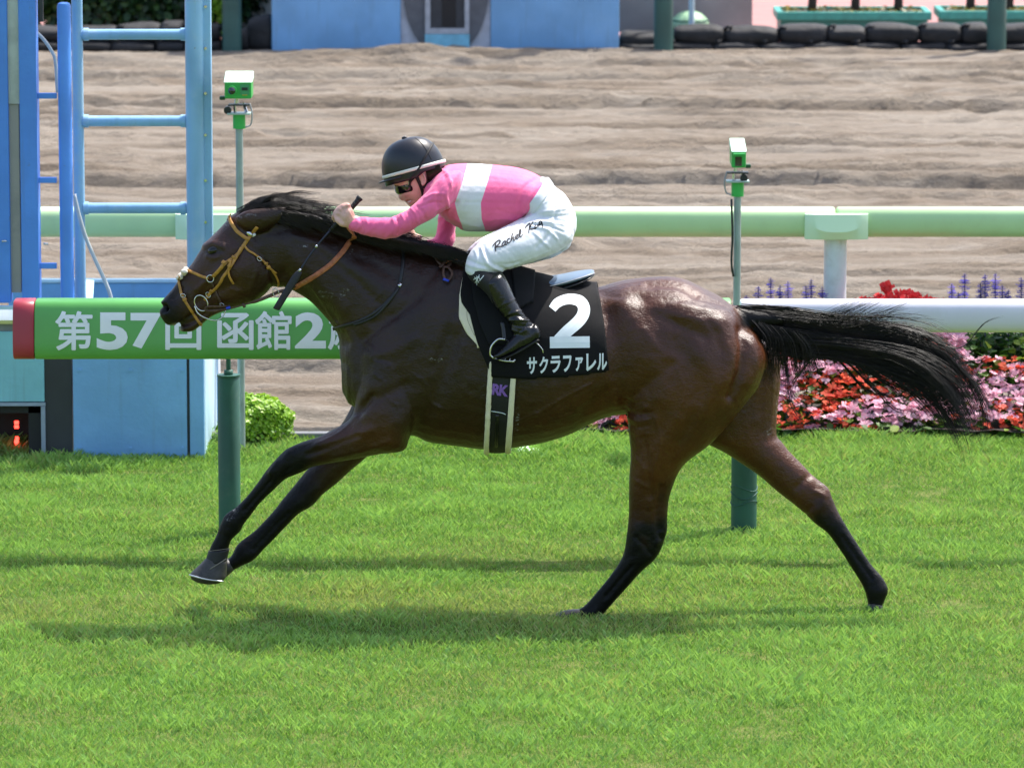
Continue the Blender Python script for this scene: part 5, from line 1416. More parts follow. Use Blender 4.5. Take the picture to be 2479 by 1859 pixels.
# ---- photo finish cameras on poles
M_CAMG = simple("camera_green", (.035, .42, .075), .4, var=.1, scale=9)
M_CAML = simple("camera_lid_pale", (.60, .86, .66), .35, var=.03)
M_POLE = simple("pole_galvanised", (.30, .37, .36), .45, .3, var=.12, scale=9, dirt=(.2, .22, .16, .4))
M_BLK = simple("black_plastic", (.012, .014, .014), .45)
M_GLASS = NT("lens_glass").bsdf((.006, .010, .018), .05, 0, .8, coat=.5)
def finish_camera(name, label, cx, y_top, wpx, side_view, Yc, y_base):
    sc = 1 / (P2(cx + 1, 300, Yc)[0] - P2(cx, 300, Yc)[0])
    root = thing(name, label, "camera", P2(cx, y_base, Yc), "photo finish cameras on poles")
    x = P2(cx, 300, Yc)[0]; zt_ = P2(cx, y_top, Yc)[2]
    w = wpx / sc
    dpt = .16 if side_view else .24
    mb = MB(); mb.box((x - w / 2, Yc - dpt / 2, zt_ - 0.1000), (x + w / 2, Yc + dpt / 2, zt_ - 0.0176)); body = mb.build("housing", M_CAMG, root, False, .006)
    mb = MB(); v = [(x - w * .53, Yc - dpt * .56, zt_ - 0.0224), (x + w * .53, Yc - dpt * .56, zt_ - 0.0224), (x + w * .53, Yc + dpt * .56, zt_ - 0.0176), (x - w * .53, Yc + dpt * .56, zt_ - 0.0176)]
    v += [(x - w * .52, Yc - dpt * .50, zt_ - 0.0176), (x + w * .52, Yc - dpt * .50, zt_ - 0.0176), (x + w * .52, Yc + dpt * .5, zt_ + 0.0176), (x - w * .52, Yc + dpt * .5, zt_ + 0.0176)]
    mb.add(v, [(3, 2, 1, 0), (4, 5, 6, 7), (0, 1, 5, 4), (1, 2, 6, 5), (2, 3, 7, 6), (3, 0, 4, 7)]); mb.build("lid", M_CAML, root, False, .004)
    yf_ = Yc - dpt / 2
    if side_view:
        mb = MB(); mb.tube([(x - w * .22, yf_ + .01, zt_ - 0.0600), (x - w * .22, yf_ - .03, zt_ - 0.0600)], .022, 20); ln = auto(mb.build("lens_barrel", M_CAMG, root, True))
        mb = MB(); mb.tube([(x - w * .22, yf_ - .02, zt_ - 0.0600), (x - w * .22, yf_ - .033, zt_ - 0.0600)], .017, 20); mb.build("lens", M_GLASS, ln, True)
        mb = MB(); mb.box((x + w * .08, yf_ - .004, zt_ - 0.0800), (x + w * .42, yf_, zt_ - 0.0320)); mb.build("door", simple("door_green", (.06, .30, .12), .5), root)
        mb = MB(); mb.box((x + w * .14, yf_ - .007, zt_ - 0.0600), (x + w * .36, yf_ - .004, zt_ - 0.0464)); mb.build("slot", M_BLK, root)
        mb = MB(); mb.box((x + w * .16, yf_ - .006, zt_ - 0.0840), (x + w * .34, yf_ - .001, zt_ - 0.0808)); mb.build("yellow_sticker", simple("sticker_yellow", (.55, .40, .03), .5), root)
    else:
        mb = MB(); mb.box((x - w * .26, yf_ - .002, zt_ - 0.0920), (x + w * .2, yf_ + .004, zt_ - 0.0480)); mb.build("lens", M_GLASS, root)
        mb = MB(); mb.box((x - w * .40, yf_ - .05, zt_ - 0.0360), (x + w * .40, yf_, zt_ - 0.0280)); mb.build("hood", M_CAMG, root)
    mb = MB(); mb.tube([(x - .01, Yc, zt_ - 0.1000), (x - .01, Yc, zt_ - 0.1320)], .012, 10); mb.tube([(x + .02, Yc + .02, zt_ - 0.1320), (x + .035, Yc, zt_ - 0.1720)], .008, 8); mb.tube([(x - .02, Yc, zt_ - 0.1280), (x - .018, Yc, zt_ - 0.1720)], .008, 8); auto(mb.build("tilt_bracket", M_STEEL, root, True))
    s_ = -1 if side_view else 1
    mb = MB(); mb.box((x + s_ * w * .5, Yc - .02, zt_ - 0.1120), (x + s_ * (w * .5 + .028), Yc + .02, zt_ - 0.0944)); mb.build("knob", simple("dark_green_plastic", (.01, .07, .03), .5), root, False, .004)
    mb = MB(); mb.tube([(x + s_ * w * .42, Yc - .03, zt_ - 0.1600), (x + s_ * w * .42, Yc + .03, zt_ - 0.1600)], .018, 12); auto(mb.build("winding_knob", M_BLK, root, True))
    mb = MB(); mb.box((x - .05, Yc - .035, zt_ - 0.1376), (x + .05, Yc + .035, zt_ - 0.1320)); mb.build("upper_plate", M_BLK, root)
    mb = MB(); mb.box((x - .055, Yc - .045, zt_ - 0.1800), (x + .055, Yc + .045, zt_ - 0.1720)); mb.build("base_plate", simple("plate_grey_green", (.38, .50, .46), .4, .3), root, False, .002)
    zs = zt_ - 0.1800
    mb = MB(); mb.tube([(x, Yc, zs), (x, Yc, zs - .068)], .030, 18); auto(mb.build("collar", M_CAMG, root, True))
    mb = MB(); mb.tube([(x, Yc, zs - .07), (x, Yc, -.05)], .0175, 16); auto(mb.build("pole", M_POLE, root, True))
    mb = MB(); mb.tube(catmull([(x + s_ * -.05, Yc, zt_ - 0.1280), (x - s_ * .062, Yc - .01, zt_ - 0.1760), (x - s_ * .055, Yc - .01, zt_ - 0.2280), (x - s_ * .030, Yc - .02, zt_ - 0.2400)], 5), .004, 6); mb.build("cable", simple("cable_grey", (.33, .33, .34), .5), root, True)
    if not side_view:
        mb = MB(); mb.tube(catmull([(x - .03, Yc - .02, zs - .08), (x - .024, Yc - .024, zs - .25), (x - .028, Yc - .024, zs - .38), (x - .018, Yc - .02, zs - .45)], 5), .006, 6); mb.build("conduit", M_BLK, root, True)
finish_camera("finish_camera", "green finish camera with round lens on tall pole beside blue ladder", 517, 165, 58, True, Y_CAMP, 975)
finish_camera("finish_camera", "green finish camera seen end on, on pole above the horse's rump", 1594, 312, 31, False, Y_CAMP + .1, 970)

# ---- finish post: blue steel frames, open box and display cabinet
def blue(name, col, d=(.75, .82, .88, .28)):
    "old paint: patches, rain streaks and small chips"
    t = NT(name)
    c = t.mix(t.ramp(t.noise(2.5, 4), .3, .7), tuple(q * .88 for q in col), tuple(min(1, q * 1.1) for q in col))
    c = t.mix(t.math('MULTIPLY', t.ramp(t.noise(2.2, 6, .7), .48, .72), d[3]), c, tuple(d[:3]))
    c = t.mix(t.math('MULTIPLY', t.ramp(t.noise(5, 5, .65, (5, 5, .35)), .52, .72), .35), c, tuple(q * .55 + .05 for q in col))
    c = t.mix(t.math('MULTIPLY', t.ramp(t.noise(34, 4, .7), .68, .74), .6), c, (.16, .13, .10))
    return t.bsdf(c, t.math('ADD', t.math('MULTIPLY', t.noise(6, 4), .25), .32), 0, .45, t.bump(t.noise(45, 4), .0016))
M_BLUE1 = blue("paint_bright_blue", (.085, .27, .78), (.10, .34, .82, .4)); M_BLUE2 = blue("paint_sky_blue", (.24, .45, .66), (.42, .54, .60, .65)); M_BLUE3 = blue("paint_mid_blue", (.20, .43, .72), (.15, .35, .62, .55))
M_BLUEL = blue("paint_pale_and_sunlit_blue", (.50, .72, .86)); M_TEAL = blue("paint_teal", (.23, .53, .60), (.28, .58, .68, .5)); M_CHAR = simple("paint_charcoal", (.034, .037, .042), .6, var=.2, scale=4, dirt=(.08, .08, .085, .5))  # pale blue also carries painted-in sunlight on the box's side
M_BEIGE = simple("paint_beige_grey", (.46, .42, .34), .55, var=.1, scale=3, dirt=(.24, .23, .2, .5))
YB = Y_BOOTH
def vbar(mb, x0, x1, ytop, ybot, Yf, r_round=False):
    a = P2(x0, ytop, Yf); b = P2(x1, ybot, Yf); a[0] = P2(x0, 250, Yf)[0]; b[0] = P2(x1, 250, Yf)[0]; w = b[0] - a[0]
    if r_round: mb.tube([((a[0] + b[0]) / 2, Yf + w / 2, b[2]), ((a[0] + b[0]) / 2, Yf + w / 2, a[2])], w / 2, 20)
    else: mb.box((a[0], Yf, b[2]), (b[0], Yf + w, a[2]))
    return mb
ZTOP = P2(300, -330, YB)[2]
fr = thing("ladder_frame", "sky blue steel ladder frame standing on the blue finish post box", "ladder", P2(305, 780, YB + .3))
mb = vbar(MB(), 156, 180, -330, 705, YB + .28, True); auto(mb.build("stile", M_BLUE2, fr, True))
mb = vbar(MB(), 400, 441, -330, 705, YB + .24, True); auto(mb.build("main_post", M_BLUE2, fr, True))
mb = vbar(MB(), 428, 457, -330, 705, YB + .275); mb.build("flange", M_BLUE2, fr, False, .006)
for y in (-299, -112, 75, 262, 450):
    a = P2(170, y, YB + .31); b = P2(415, y, YB + .31); mb = MB(); mb.tube([a, b], .0255, 18); auto(mb.build("rung", M_BLUE2, fr, True))
    for xx in (186, 396):
        c_ = P2(xx, y, YB + .31); mb = MB(); mb.tube([c_ - np.array([.012, 0, 0]), c_ + np.array([.012, 0, 0])], .031, 14); auto(mb.build("weld_collar", M_BLUE2, fr, True))
    for dy_ in (-60, 30):
        c_ = P2(444, y + dy_, YB + .273); mb = MB(); mb.tube([c_, c_ - np.array([0, .008, 0])], .0075, 6); mb.build("bolt", M_STEEL, fr)
fb = thing("bright_blue_frame", "bright blue steel column with beige pipe and narrow ladder at left edge", "frame", P2(40, 700, YB + .1))
mb = MB(); pbox(mb, -60, -330, 18, 655, YB + .05, .10); mb.build("column", M_BLUE1, fb, False, .006)
mb = MB(); pbox(mb, 42, -330, 80, 700, YB + .04, .12); mb.build("column", M_BLUE1, fb, False, .006)
mb = MB(); pbox(mb, 17, -330, 43, 225, YB + .075, .05); mb.build("upper_panel", simple("panel_sage", (.55, .58, .48), .5), fb)
mb = MB(); pbox(mb, 17, 226, 43, 632, YB + .085, .05); mb.build("lower_panel", M_BEIGE, fb)
mb = MB(); a = P2(135, 8, YB); mb.tube([(a[0], YB + .07, P2(135, 700, YB)[2]), (a[0], YB + .07, a[2] - .02), (a[0], YB + .07, a[2] - .005), (a[0], YB + .07, a[2])], [.0325, .0325, .028, .016], 20); auto(mb.build("stile", M_BLUE1, fb, True))
for y in (208, 390, 575):
    mb = MB(); pbox(mb, 79, y - 6, 122, y + 6, YB + .06, .03); mb.build("rung", M_BLUE1, fb, False, .003)
mb = MB(); a = P2(91, 28, YB + .02); b = P2(82, -40, YB + .02); mb.box((b[0], YB + .06, P2(0, 50, YB)[2]), (a[0], YB + .09, b[2])); mb.build("hanging_plate", M_CHAR, fb)
for px_, py_ in ((4, 521), (94, 527)):
    mb = MB(); c = P2(px_, py_, YB + .03); mb.tube([c, c + np.array([.022, 0, 0])], .005, 8); mb.build("bolt", M_STEEL, fb, True)
def conduit(name, pts, r_):
    mb = MB(); mb.tube(catmull([P2(x_, y_, yy) for x_, y_, yy in pts], 6), r_, 10); return mb.build(name, simple("conduit_grey", (.52, .54, .53), .5, var=.08), None, True)
tag(conduit("cable_conduit", [(78,70,YB+.18),(96,88,YB+.19),(112,112,YB+.2),(120,135,YB+.2),(124,200,YB+.2)], .0085), "grey conduit curving between bright blue column and narrow ladder, upper", "conduit")
tag(conduit("cable_conduit", [(160,420,YB+.22),(172,470,YB+.22),(186,515,YB+.22),(205,560,YB+.22),(228,610,YB+.22),(240,645,YB+.22),(246,690,YB+.22)], .0095), "pale grey conduit bending down from sky blue ladder into the box", "conduit")
bx = thing("finish_post_box", "blue open topped steel box in the grass below the ladder", "box", P2(300, 990, YB))
x0, x1 = P2(157, 800, YB)[0], P2(440, 800, YB)[0]; D = 1.02
zf = P2(300, 668, YB)[2]; zr = P2(300, 603, YB + D)[2]
mb = MB(); mb.box((x0, YB, -.06), (P2(403, 800, YB)[0], YB + .02, zf)); mb.build("front_panel", M_BLUE3, bx, False, .003)
mb = MB(); mb.box((P2(409, 800, YB)[0], YB, -.06), (x1, YB + .02, zf)); mb.build("corner_panel", M_BLUE3, bx, False, .003)
for px_ in (172, 282, 394):
    for py_ in (800, 968):
        c_ = P2(px_, py_, YB); mb = MB(); mb.tube([c_, c_ - np.array([0, .006, 0])], .007, 8); mb.build("bolt", M_BLUE3, bx)
mb = MB(); mb.box((P2(402, 800, YB)[0], YB + .012, -.06), (P2(410, 800, YB)[0], YB + .03, zf - .01)); mb.build("gap_strip", M_CHAR, bx)
mb = MB(); mb.box((x1 - .022, YB + .021, -.06), (x1 + .002, YB + D, zr - .002)); mb.build("side_panel", M_BLUEL, bx)  # face towards the sun; its brightness is put into the paler blue
mb = MB(); mb.box((x0 - .4, YB + D, -.06), (x1 + .006, YB + D + .02, zr - .02)); mb.build("rear_panel", M_BLUE3, bx)
mb = MB(); mb.box((x0 - .4, YB + D - .01, zr - .018), (x1 + .006, YB + D + .04, zr)); mb.build("rim", M_BLUEL, bx, False, .003)
v = [P2(186, 604, YB + D - .012), P2(203, 606, YB + D - .012), P2(199, 668, YB + .4), P2(182, 668, YB + .4)]; mb = MB(); mb.add([*v, *[q + np.array([0, .012, 0]) for q in v]], [(0, 1, 2, 3), (7, 6, 5, 4), (0, 4, 5, 1), (1, 5, 6, 2), (2, 6, 7, 3), (3, 7, 4, 0)]); mb.build("inner_side_wall", M_BLUEL, bx)  # strip for the inner side wall, its lighter look put into the colour
cb = thing("display_cabinet", "teal and charcoal cabinet with red lit digits at left edge", "cabinet", P2(50, 1000, YB))
mb = MB(); pbox(mb, 96, 715, 156, 1010, YB + .012, .6); mb.build("charcoal_side", M_CHAR, cb, False, .003)
mb = MB(); pbox(mb, -90, 716, 95, 868, YB, .5); mb.build("teal_panel", M_TEAL, cb, False, .004)
mb = MB(); pbox(mb, -90, 692, 97, 700, YB - .02, .5); mb.build("top_rail", M_STEEL, cb)
mb = MB(); pbox(mb, -90, 662, 60, 669, YB - .02, .04); mb.build("handrail", M_BLUEL, cb)
mb = MB(); pbox(mb, -90, 700, 97, 715, YB + .002, .5); mb.build("shelf", simple("shelf_grey", (.2, .21, .23), .5), cb)
M_FRAME = simple("frame_blue_grey", (.30, .36, .44), .5, var=.1)
mb = MB(); pbox(mb, -90, 870, 98, 877, YB - .004, .04); mb.build("frame_top", M_FRAME, cb)
mb = MB(); pbox(mb, 89, 878, 98, 994, YB - .004, .04); mb.build("frame_side", M_FRAME, cb)
mb = MB(); pbox(mb, -90, 995, 98, 1004, YB - .004, .04); mb.build("frame_bottom", M_FRAME, cb)
M_DARKIN = simple("cabinet_inside", (.018, .018, .018), .7)
mb = MB(); pbox(mb, 62, 878, 89, 994, YB + .03, .45); mb.build("inner_side", M_DARKIN, cb)
mb = MB(); pbox(mb, -90, 869, 89, 892, YB + .03, .45); mb.build("inner_top", M_DARKIN, cb)
mb = MB(); pbox(mb, -90, 996, 89, 1001, YB + .01, .4); mb.build("inner_floor", M_DARKIN, cb)
mb = MB(); pbox(mb, -90, 860, 90, 1000, YB + .46, .03); mb.build("inner_back", M_DARKIN, cb)
t = NT("led_red"); e_ = t.n("Emission"); e_.inputs[0].default_value = (1, .03, .02, 1); e_.inputs[1].default_value = 4.5; t.l(e_.outputs[0], t.out.inputs[0]); M_LED = t.m
for yy in (913, 922, 947, 954, 961, 981, 989):
    mb = MB()
    pbox(mb, 31 + (2 if yy in (947, 961) else 0), yy - 3.4, 40, yy + 3.4, YB + .2, .01); mb.build("lit_digit", M_LED, cb)

# ---- shrubs, flower bed
def leaves(c, n, fn_pos, size, asp=.6, up=.35, curl=.15):
    "n small bent leaves at positions fn_pos(n) with outward normals"
    p_, nr = fn_pos(n)
    nr = nr + rng.normal(0, .45, nr.shape) + np.array([0, 0, up]); nr /= np.linalg.norm(nr, axis=1)[:, None]
    a = rng.normal(0, 1, nr.shape); u = np.cross(nr, a); u /= np.linalg.norm(u, axis=1)[:, None]; w = np.cross(nr, u)
    s = size * rng.uniform(.6, 1.3, n)[:, None]
    v = np.stack([p_ - u * s, p_ - u * s * .25 + w * s * asp + nr * s * curl, p_ + u * s * .5 + w * s * asp * .75 + nr * s * curl, p_ + u * s, p_ + u * s * .5 - w * s * asp * .75 + nr * s * curl, p_ - u * s * .25 - w * s * asp + nr * s * curl], 1)
    b = (np.arange(n) * 6)[:, None]
    f = np.concatenate([b + np.array([[0, 1, 2, 3]]), b + np.array([[0, 3, 4, 5]])], 1).reshape(-1, 4)
    return v.reshape(-1, 3), f, np.repeat(rng.random(n), 6)
def leaf_mat(name, a, b, c):
    t = NT(name); tn = t.attr("tone")
    col_ = t.mix(t.ramp(tn, 0, .6), a, b); col_ = t.mix(t.ramp(tn, .7, 1), col_, c)
    return t.bsdf(col_, .42, 0, .45, None, trans=(col_, .35))
M_BUSH = leaf_mat("leaf_lime", (.14, .30, .014), (.27, .48, .024), (.40, .56, .06))
M_STEM = simple("stem_brown", (.07, .05, .03), .8)
def bush(name, label, c, rx, ry, rz, n, size, m, lump=.12):
    root = thing(name, label, "shrub", (c[0], c[1], 0))
    def pos(k):
        d = rng.normal(0, 1, (k, 3)); d[:, 2] = np.abs(d[:, 2]) * .9 + rng.normal(0, .3, k); d /= np.linalg.norm(d, axis=1)[:, None]
        az = np.arctan2(d[:, 1], d[:, 0]); rr = (rng.random(k) ** .22) * (1 + lump * (vnoise(az * 2.2 + 9, d[:, 2] * 3 + 9, 3) - .5) * 2)
        return c + d * rr[:, None] * np.array([rx, ry, rz]), d
    v_, f_, tn = leaves(c, n, pos, size)
    me = mesh_from("crown", v_, f_, False); fattr(me, "tone", tn); obj("crown", me, m, root)
    mb = MB()
    for k in range(7):
        a = k * .9; mb.tube([(c[0], c[1], 0), (c[0] + math.cos(a) * rx * .3, c[1] + math.sin(a) * ry * .3, c[2] * .6), (c[0] + math.cos(a) * rx * .6, c[1] + math.sin(a) * ry * .6, c[2] + rz * .4)], [.010, .007, .003], 6)
    mb.build("trunk", M_STEM, root, True)
    return root
c = P2(551, 920, Y_CAMP + .25); bush("clipped_shrub", "rounded bright lime green shrub behind the green rail post", c, .185, .19, .155, 5600, .0125, M_BUSH, .13)
c = P2(925, 990, Y_CAMP + .3); bush("clipped_shrub", "low green shrub just visible below the horse's chest", c, .12, .12, .085, 1500, .0125, M_BUSH)
mb = MB(); c = G2(1128, 978)
u, w = np.meshgrid(np.linspace(0, np.pi / 2, 8), np.linspace(0, 2 * np.pi, 28, endpoint=False), indexing='ij')
rg = np.stack([np.cos(u) * np.cos(w) * .085, np.cos(u) * np.sin(w) * .06, np.sin(u) ** .7 * .034 + .0], -1) + c
v_, f_ = rings_vf(rg); tag(mobj("drain_cap", v_, f_, M_RAILG2), "low pale rounded cap in the grass below the girth", "cap")

x_l = P2(1238, 900, Y_BED)[0]; x_r = P2(2560, 900, Y_BED)[0]
tag_struct(mobj("flower_bed_soil", *grid_vf(*np.meshgrid(np.linspace(x_l, x_r, 30), np.linspace(Y_BED, Y_BED + 1.0, 10), indexing='ij'), .035 + .02 * rng.random((30, 10))), simple("soil_dark", (.028, .020, .014), .95)))
def mound(x, y):
    d = y - Y_BED
    return .05 + .40 * sstep(-.02, .42, d) + .05 * (fbm(x * 3, y * 3, 2, 91) - .5) - .06 * sstep(.5, .9, d)
def bedpos(y0, y1, zlo=-.10, zhi=.02):
    def f(k):
        x = rng.uniform(x_l, x_r, k); y = Y_BED + y0 + (y1 - y0) * rng.random(k)
        edge = sstep(x_l - .02, x_l + .12, x)
        z = np.maximum(mound(x, y) * (.4 + .6 * edge) + rng.uniform(zlo, zhi, k), .02)
        return np.stack([x, y, z], 1), np.tile(np.array([0, -.2, .9]), (k, 1))
    return f
M_BEGL = leaf_mat("leaf_begonia", (.03, .085, .012), (.09, .20, .02), (.32, .40, .035))
v_, f_, tn = leaves(None, 9500, bedpos(0, .8, -.26, .005), .028, .8, .5)
me = mesh_from("begonia_leaves", v_, f_, False); fattr(me, "tone", tn); tag(obj("begonia_leaves", me, M_BEGL), "green begonia leaves filling the flower bed behind the rail", "foliage", None, "stuff")
def blossoms(n, want, zlo, zhi, r0, y0=0.0, y1=.7):
    p_, _ = bedpos(y0, y1, zlo, zhi)(n)
    patch = fbm(p_[:, 0] * 4.6 + 3, p_[:, 1] * 5.5 + p_[:, 2] * 5 + 3, 2, 97) + rng.normal(0, .05, len(p_))
    p_ , patch = (lambda k_: (p_[k_], patch[k_]))(~((p_[:, 0] > P2(2098, 760, Y_BED)[0]) & (p_[:, 1] > Y_BED + .30)))
    p_ = p_[(patch > .405) if want == "pink" else (patch < .43)]
    V = []; Fq = []; k0 = 0
    for c in p_:
        nr = np.array([rng.normal(0, .4), -.45 + rng.normal(0, .4), .75 + rng.normal(0, .2)]); nr /= np.linalg.norm(nr)
        u = np.cross(nr, [0, 0, 1.0]); u /= np.linalg.norm(u); w = np.cross(nr, u); r_ = r0 * rng.uniform(.65, 1.25)
        for k in range(4):
            a = k * math.pi / 2 + rng.normal(0, .25); q = u * math.cos(a) + w * math.sin(a); s = -u * math.sin(a) + w * math.cos(a); L = r_ * (1 if k % 2 == 0 else .72)
            V += [c, c + q * L * .55 + s * L * .45 + nr * L * .12, c + q * L + nr * L * .05, c + q * L * .55 - s * L * .45 + nr * L * .12]; Fq.append((k0, k0 + 1, k0 + 2, k0 + 3)); k0 += 4
    return np.array(V), np.array(Fq)
def petal(name, a, b):
    t = NT(name); cc = t.mix(t.ramp(t.noise(30, 2), .35, .65), a, b); return t.bsdf(cc, .5, 0, .35, None, trans=(cc, .5))
v_, f_ = blossoms(7000, "pink", -.03, .035, .027, .06); tag(mobj("pink_begonias", v_, f_, petal("petal_pink", (.90, .45, .58), (.93, .64, .73)), None, False), "pink begonia blossoms massed in the flower bed", "flowers", None, "stuff")
v_, f_ = blossoms(5600, "red", -.05, .03, .0245, .04); tag(mobj("red_begonias", v_, f_, petal("petal_red", (.80, .07, .04), (.88, .19, .09)), None, False), "red begonia blossoms massed in the flower bed", "flowers", None, "stuff")
# salvia behind
M_SALV = petal("petal_violet", (.085, .06, .42), (.16, .11, .58)); M_SALL = leaf_mat("leaf_salvia", (.03, .09, .02), (.06, .16, .03), (.10, .2, .05))
def salvia(px_, top, nth):
    Ys = Y_BED + .50 + rng.uniform(-.05, .12)
    top_p = P2(px_, top, Ys); root = thing("salvia_plant", nth, "flower", (top_p[0], Ys, .04), "violet salvia spikes above the white rail")
    mb = MB(); mb.tube([(top_p[0] + .01, Ys, .03), (top_p[0], Ys, top_p[2])], [.004, .002], 6); mb.build("stem", simple("stem_violet", (.05, .05, .12), .7), root, True)
    V = []; Fq = []; k0 = 0; L = .17
    for k in range(18):
        zz = top_p[2] - L * k / 17; m_ = 7
        for j in range(m_):
            a = j * 2 * math.pi / m_ + k * .5; r_ = (.009 + .012 * min(1, k / 4)) * rng.uniform(.6, 1.3) * (1.15 if k % 3 else .8)
            o_ = np.array([math.cos(a), math.sin(a), .25]); s = np.array([-math.sin(a), math.cos(a), 0]); c = np.array([top_p[0], Ys, zz])
            V += [c, c + o_ * r_ * .7 + s * r_ * .5, c + o_ * r_ * 1.2, c + o_ * r_ * .7 - s * r_ * .5]; Fq.append((k0, k0 + 1, k0 + 2, k0 + 3)); k0 += 4
    mobj("florets", np.array(V), np.array(Fq), M_SALV, root, False)
    v_, f_, tn = leaves(None, 26, lambda k: (np.stack([top_p[0] + rng.normal(0, .03, k), Ys + rng.normal(0, .03, k), rng.uniform(.3, max(.32, top_p[2] - .2), k)], 1), np.tile(np.array([0, -.3, 1.0]), (k, 1))), .03, .4)
    me = mesh_from("foliage", v_, f_, False); fattr(me, "tone", tn); obj("foliage", me, M_SALL, root)
sp_ = [(1612,640), (1638,620), (1665,601), (1685,618), (1702,609), (1741,618), (1752,604), (1776,621), (2056,614), (2070,632), (2084,592), (2118,612), (2128,594), (2150,592), (2165,618), (2178,627), (2206,600)]
place = ["violet salvia spike nearest the pole of the end on camera", "short violet salvia spike right of the camera pole", "tallest violet salvia spike left of the white rail post", "short violet salvia spike right of the tallest left one", "violet salvia spike midway between camera pole and white post", "left of the paired violet salvia spikes by the white post", "right of the paired violet salvia spikes by the white post", "short violet salvia spike touching the white post's left side",
         "first violet salvia spike right of the red flower clump", "low violet salvia spike second right of the red flowers", "tall violet salvia spike third right of the red flowers", "violet salvia spike left of the tall right pair", "left one of the tall right salvia pair", "right one of the tall right salvia pair", "violet salvia spike just right of the tall right pair", "low violet salvia spike second from the right edge", "violet salvia spike at the picture's right edge"]
for (a, b), l_ in zip(sp_, place): salvia(a, b, l_)
def redtop(n):
    x = P2(1, 640, Y_BED + .5)[0]
    xs_ = np.array([P2(q, 640, Y_BED + .5)[0] for q in rng.normal(1935, 62, n)]); prof = np.exp(-((xs_ - P2(1950, 640, Y_BED + .5)[0]) / .19) ** 2)
    zt_ = P2(1950, 634, Y_BED + .5)[2]
    return np.stack([xs_, Y_BED + .5 + rng.normal(0, .05, n), zt_ - .05 + .055 * prof * rng.random(n)], 1)
V = []; Fq = []; k0 = 0
for c in np.concatenate([redtop(260), P2(1916, 622, Y_BED + .5) + rng.normal(0, .012, (30, 3))]):
    d = rng.normal(0, 1, 3); d /= np.linalg.norm(d); u = np.cross(d, [.3, .2, 1]); u /= np.linalg.norm(u); w = np.cross(d, u); r_ = .018
    V += [c - u * r_, c + w * r_, c + u * r_, c - w * r_]; Fq.append((k0, k0 + 1, k0 + 2, k0 + 3)); k0 += 4
tag(mobj("scarlet_salvia", np.array(V), np.array(Fq), petal("petal_scarlet", (.70, .03, .04), (.75, .07, .07)), None, False), "scarlet flower clump rising above the white rail by the white post", "flowers", None, "stuff")
def bp2(k):
    x = rng.uniform(P2(2085, 760, Y_BED)[0], x_r, k); y = Y_BED + .45 + .35 * rng.random(k); return np.stack([x, y, rng.uniform(.30, .52, k)], 1), np.tile(np.array([0, -.5, .8]), (k, 1))
v_, f_, tn = leaves(None, 1500, bp2, .026, .4); me = mesh_from("dark_foliage", v_, f_, False); fattr(me, "tone", tn * .6); tag(obj("dark_foliage", me, M_SALL), "dark green foliage with tiny white flowers under the white rail", "foliage", None, "stuff")
p_, _ = bp2(150); V = []; Fq = []
for k, c in enumerate(p_): V += [c + np.array([-.009, -.02, -.006]), c + np.array([.009, -.02, -.006]), c + np.array([.009, -.016, .007]), c + np.array([-.009, -.016, .007])]; Fq.append((4 * k, 4 * k + 1, 4 * k + 2, 4 * k + 3))
tag(mobj("white_florets", np.array(V), np.array(Fq), petal("petal_white", (.7, .74, .7), (.78, .8, .76)), None, False), "tiny white florets in the dark foliage under the white rail", "flowers", None, "stuff")

# ---- far side of the sand
YF = Y_FAR
hut = thing("far_booth", "large sky blue booth with round dark recess across the sand", "booth", P2(962, 112, YF))
M_FB = blue("paint_booth_blue", (.20, .42, .70), (.25, .47, .74, .5))
mb = MB(); pbox(mb, 588, -420, 866, 114, YF, 1.6); mb.build("wall_panel", M_FB, hut, False, .01)
mb = MB(); pbox(mb, 1060, -420, 1337, 114, YF, 1.6); mb.build("wall_panel", M_FB, hut, False, .01)
mb = MB(); pbox(mb, 866.5, -420, 1059.5, 114, YF + .03, 1.5); mb.build("recess_wall", simple("booth_grey", (.50, .51, .57), .6), hut)
cy = P2(963, -35, YF)[2]; cxx = P2(963, 0, YF)[0]; rr = P2(1057, 0, YF)[0] - cxx; rb = cy - P2(963, 118, YF)[2]
a = np.linspace(0, 2 * np.pi, 60, endpoint=False)
for ys0, ys1 in ((YF + .002, YF + .028),):
    ring0 = np.stack([cxx + rr * np.sign(np.cos(a)) * np.abs(np.cos(a)) ** .85, np.full(60, ys0), cy + rb * np.sin(a)], 1); ring1 = ring0.copy(); ring1[:, 1] = ys1
    keep = ring0[:, 2] > P2(963, 113, YF)[2]
    ring0[:, 2] = np.maximum(ring0[:, 2], P2(963, 113, YF)[2]); ring1[:, 2] = ring0[:, 2]
    v_, f_ = rings_vf(np.array([ring0, ring1])); auto(mobj("dark_disc", v_, f_, simple("disc_charcoal", (.12, .122, .138), .6), hut))
M_FRG = simple("frame_silver_grey", (.42, .43, .47), .5)
mb = MB(); pbox(mb, 919, -300, 930, 74, YF - .03, .05); mb.build("frame_side", M_FRG, hut)
mb = MB(); pbox(mb, 1004, -300, 1014, 74, YF - .03, .05); mb.build("frame_side", M_FRG, hut)
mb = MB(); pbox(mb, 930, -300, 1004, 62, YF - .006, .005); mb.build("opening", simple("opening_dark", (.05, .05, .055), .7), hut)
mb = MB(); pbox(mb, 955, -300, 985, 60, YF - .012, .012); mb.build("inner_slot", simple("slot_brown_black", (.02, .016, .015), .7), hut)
mb = MB(); pbox(mb, 930, 62, 1004, 74, YF - .028, .04); mb.build("sill", M_FRG, hut)
mb = MB(); pbox(mb, 918, 75, 1014, 114, YF - .032, .05); mb.build("lower_panel", simple("paint_light_cyan", (.22, .53, .68), .5, var=.1, dirt=(.2, .4, .5, .5)), hut)
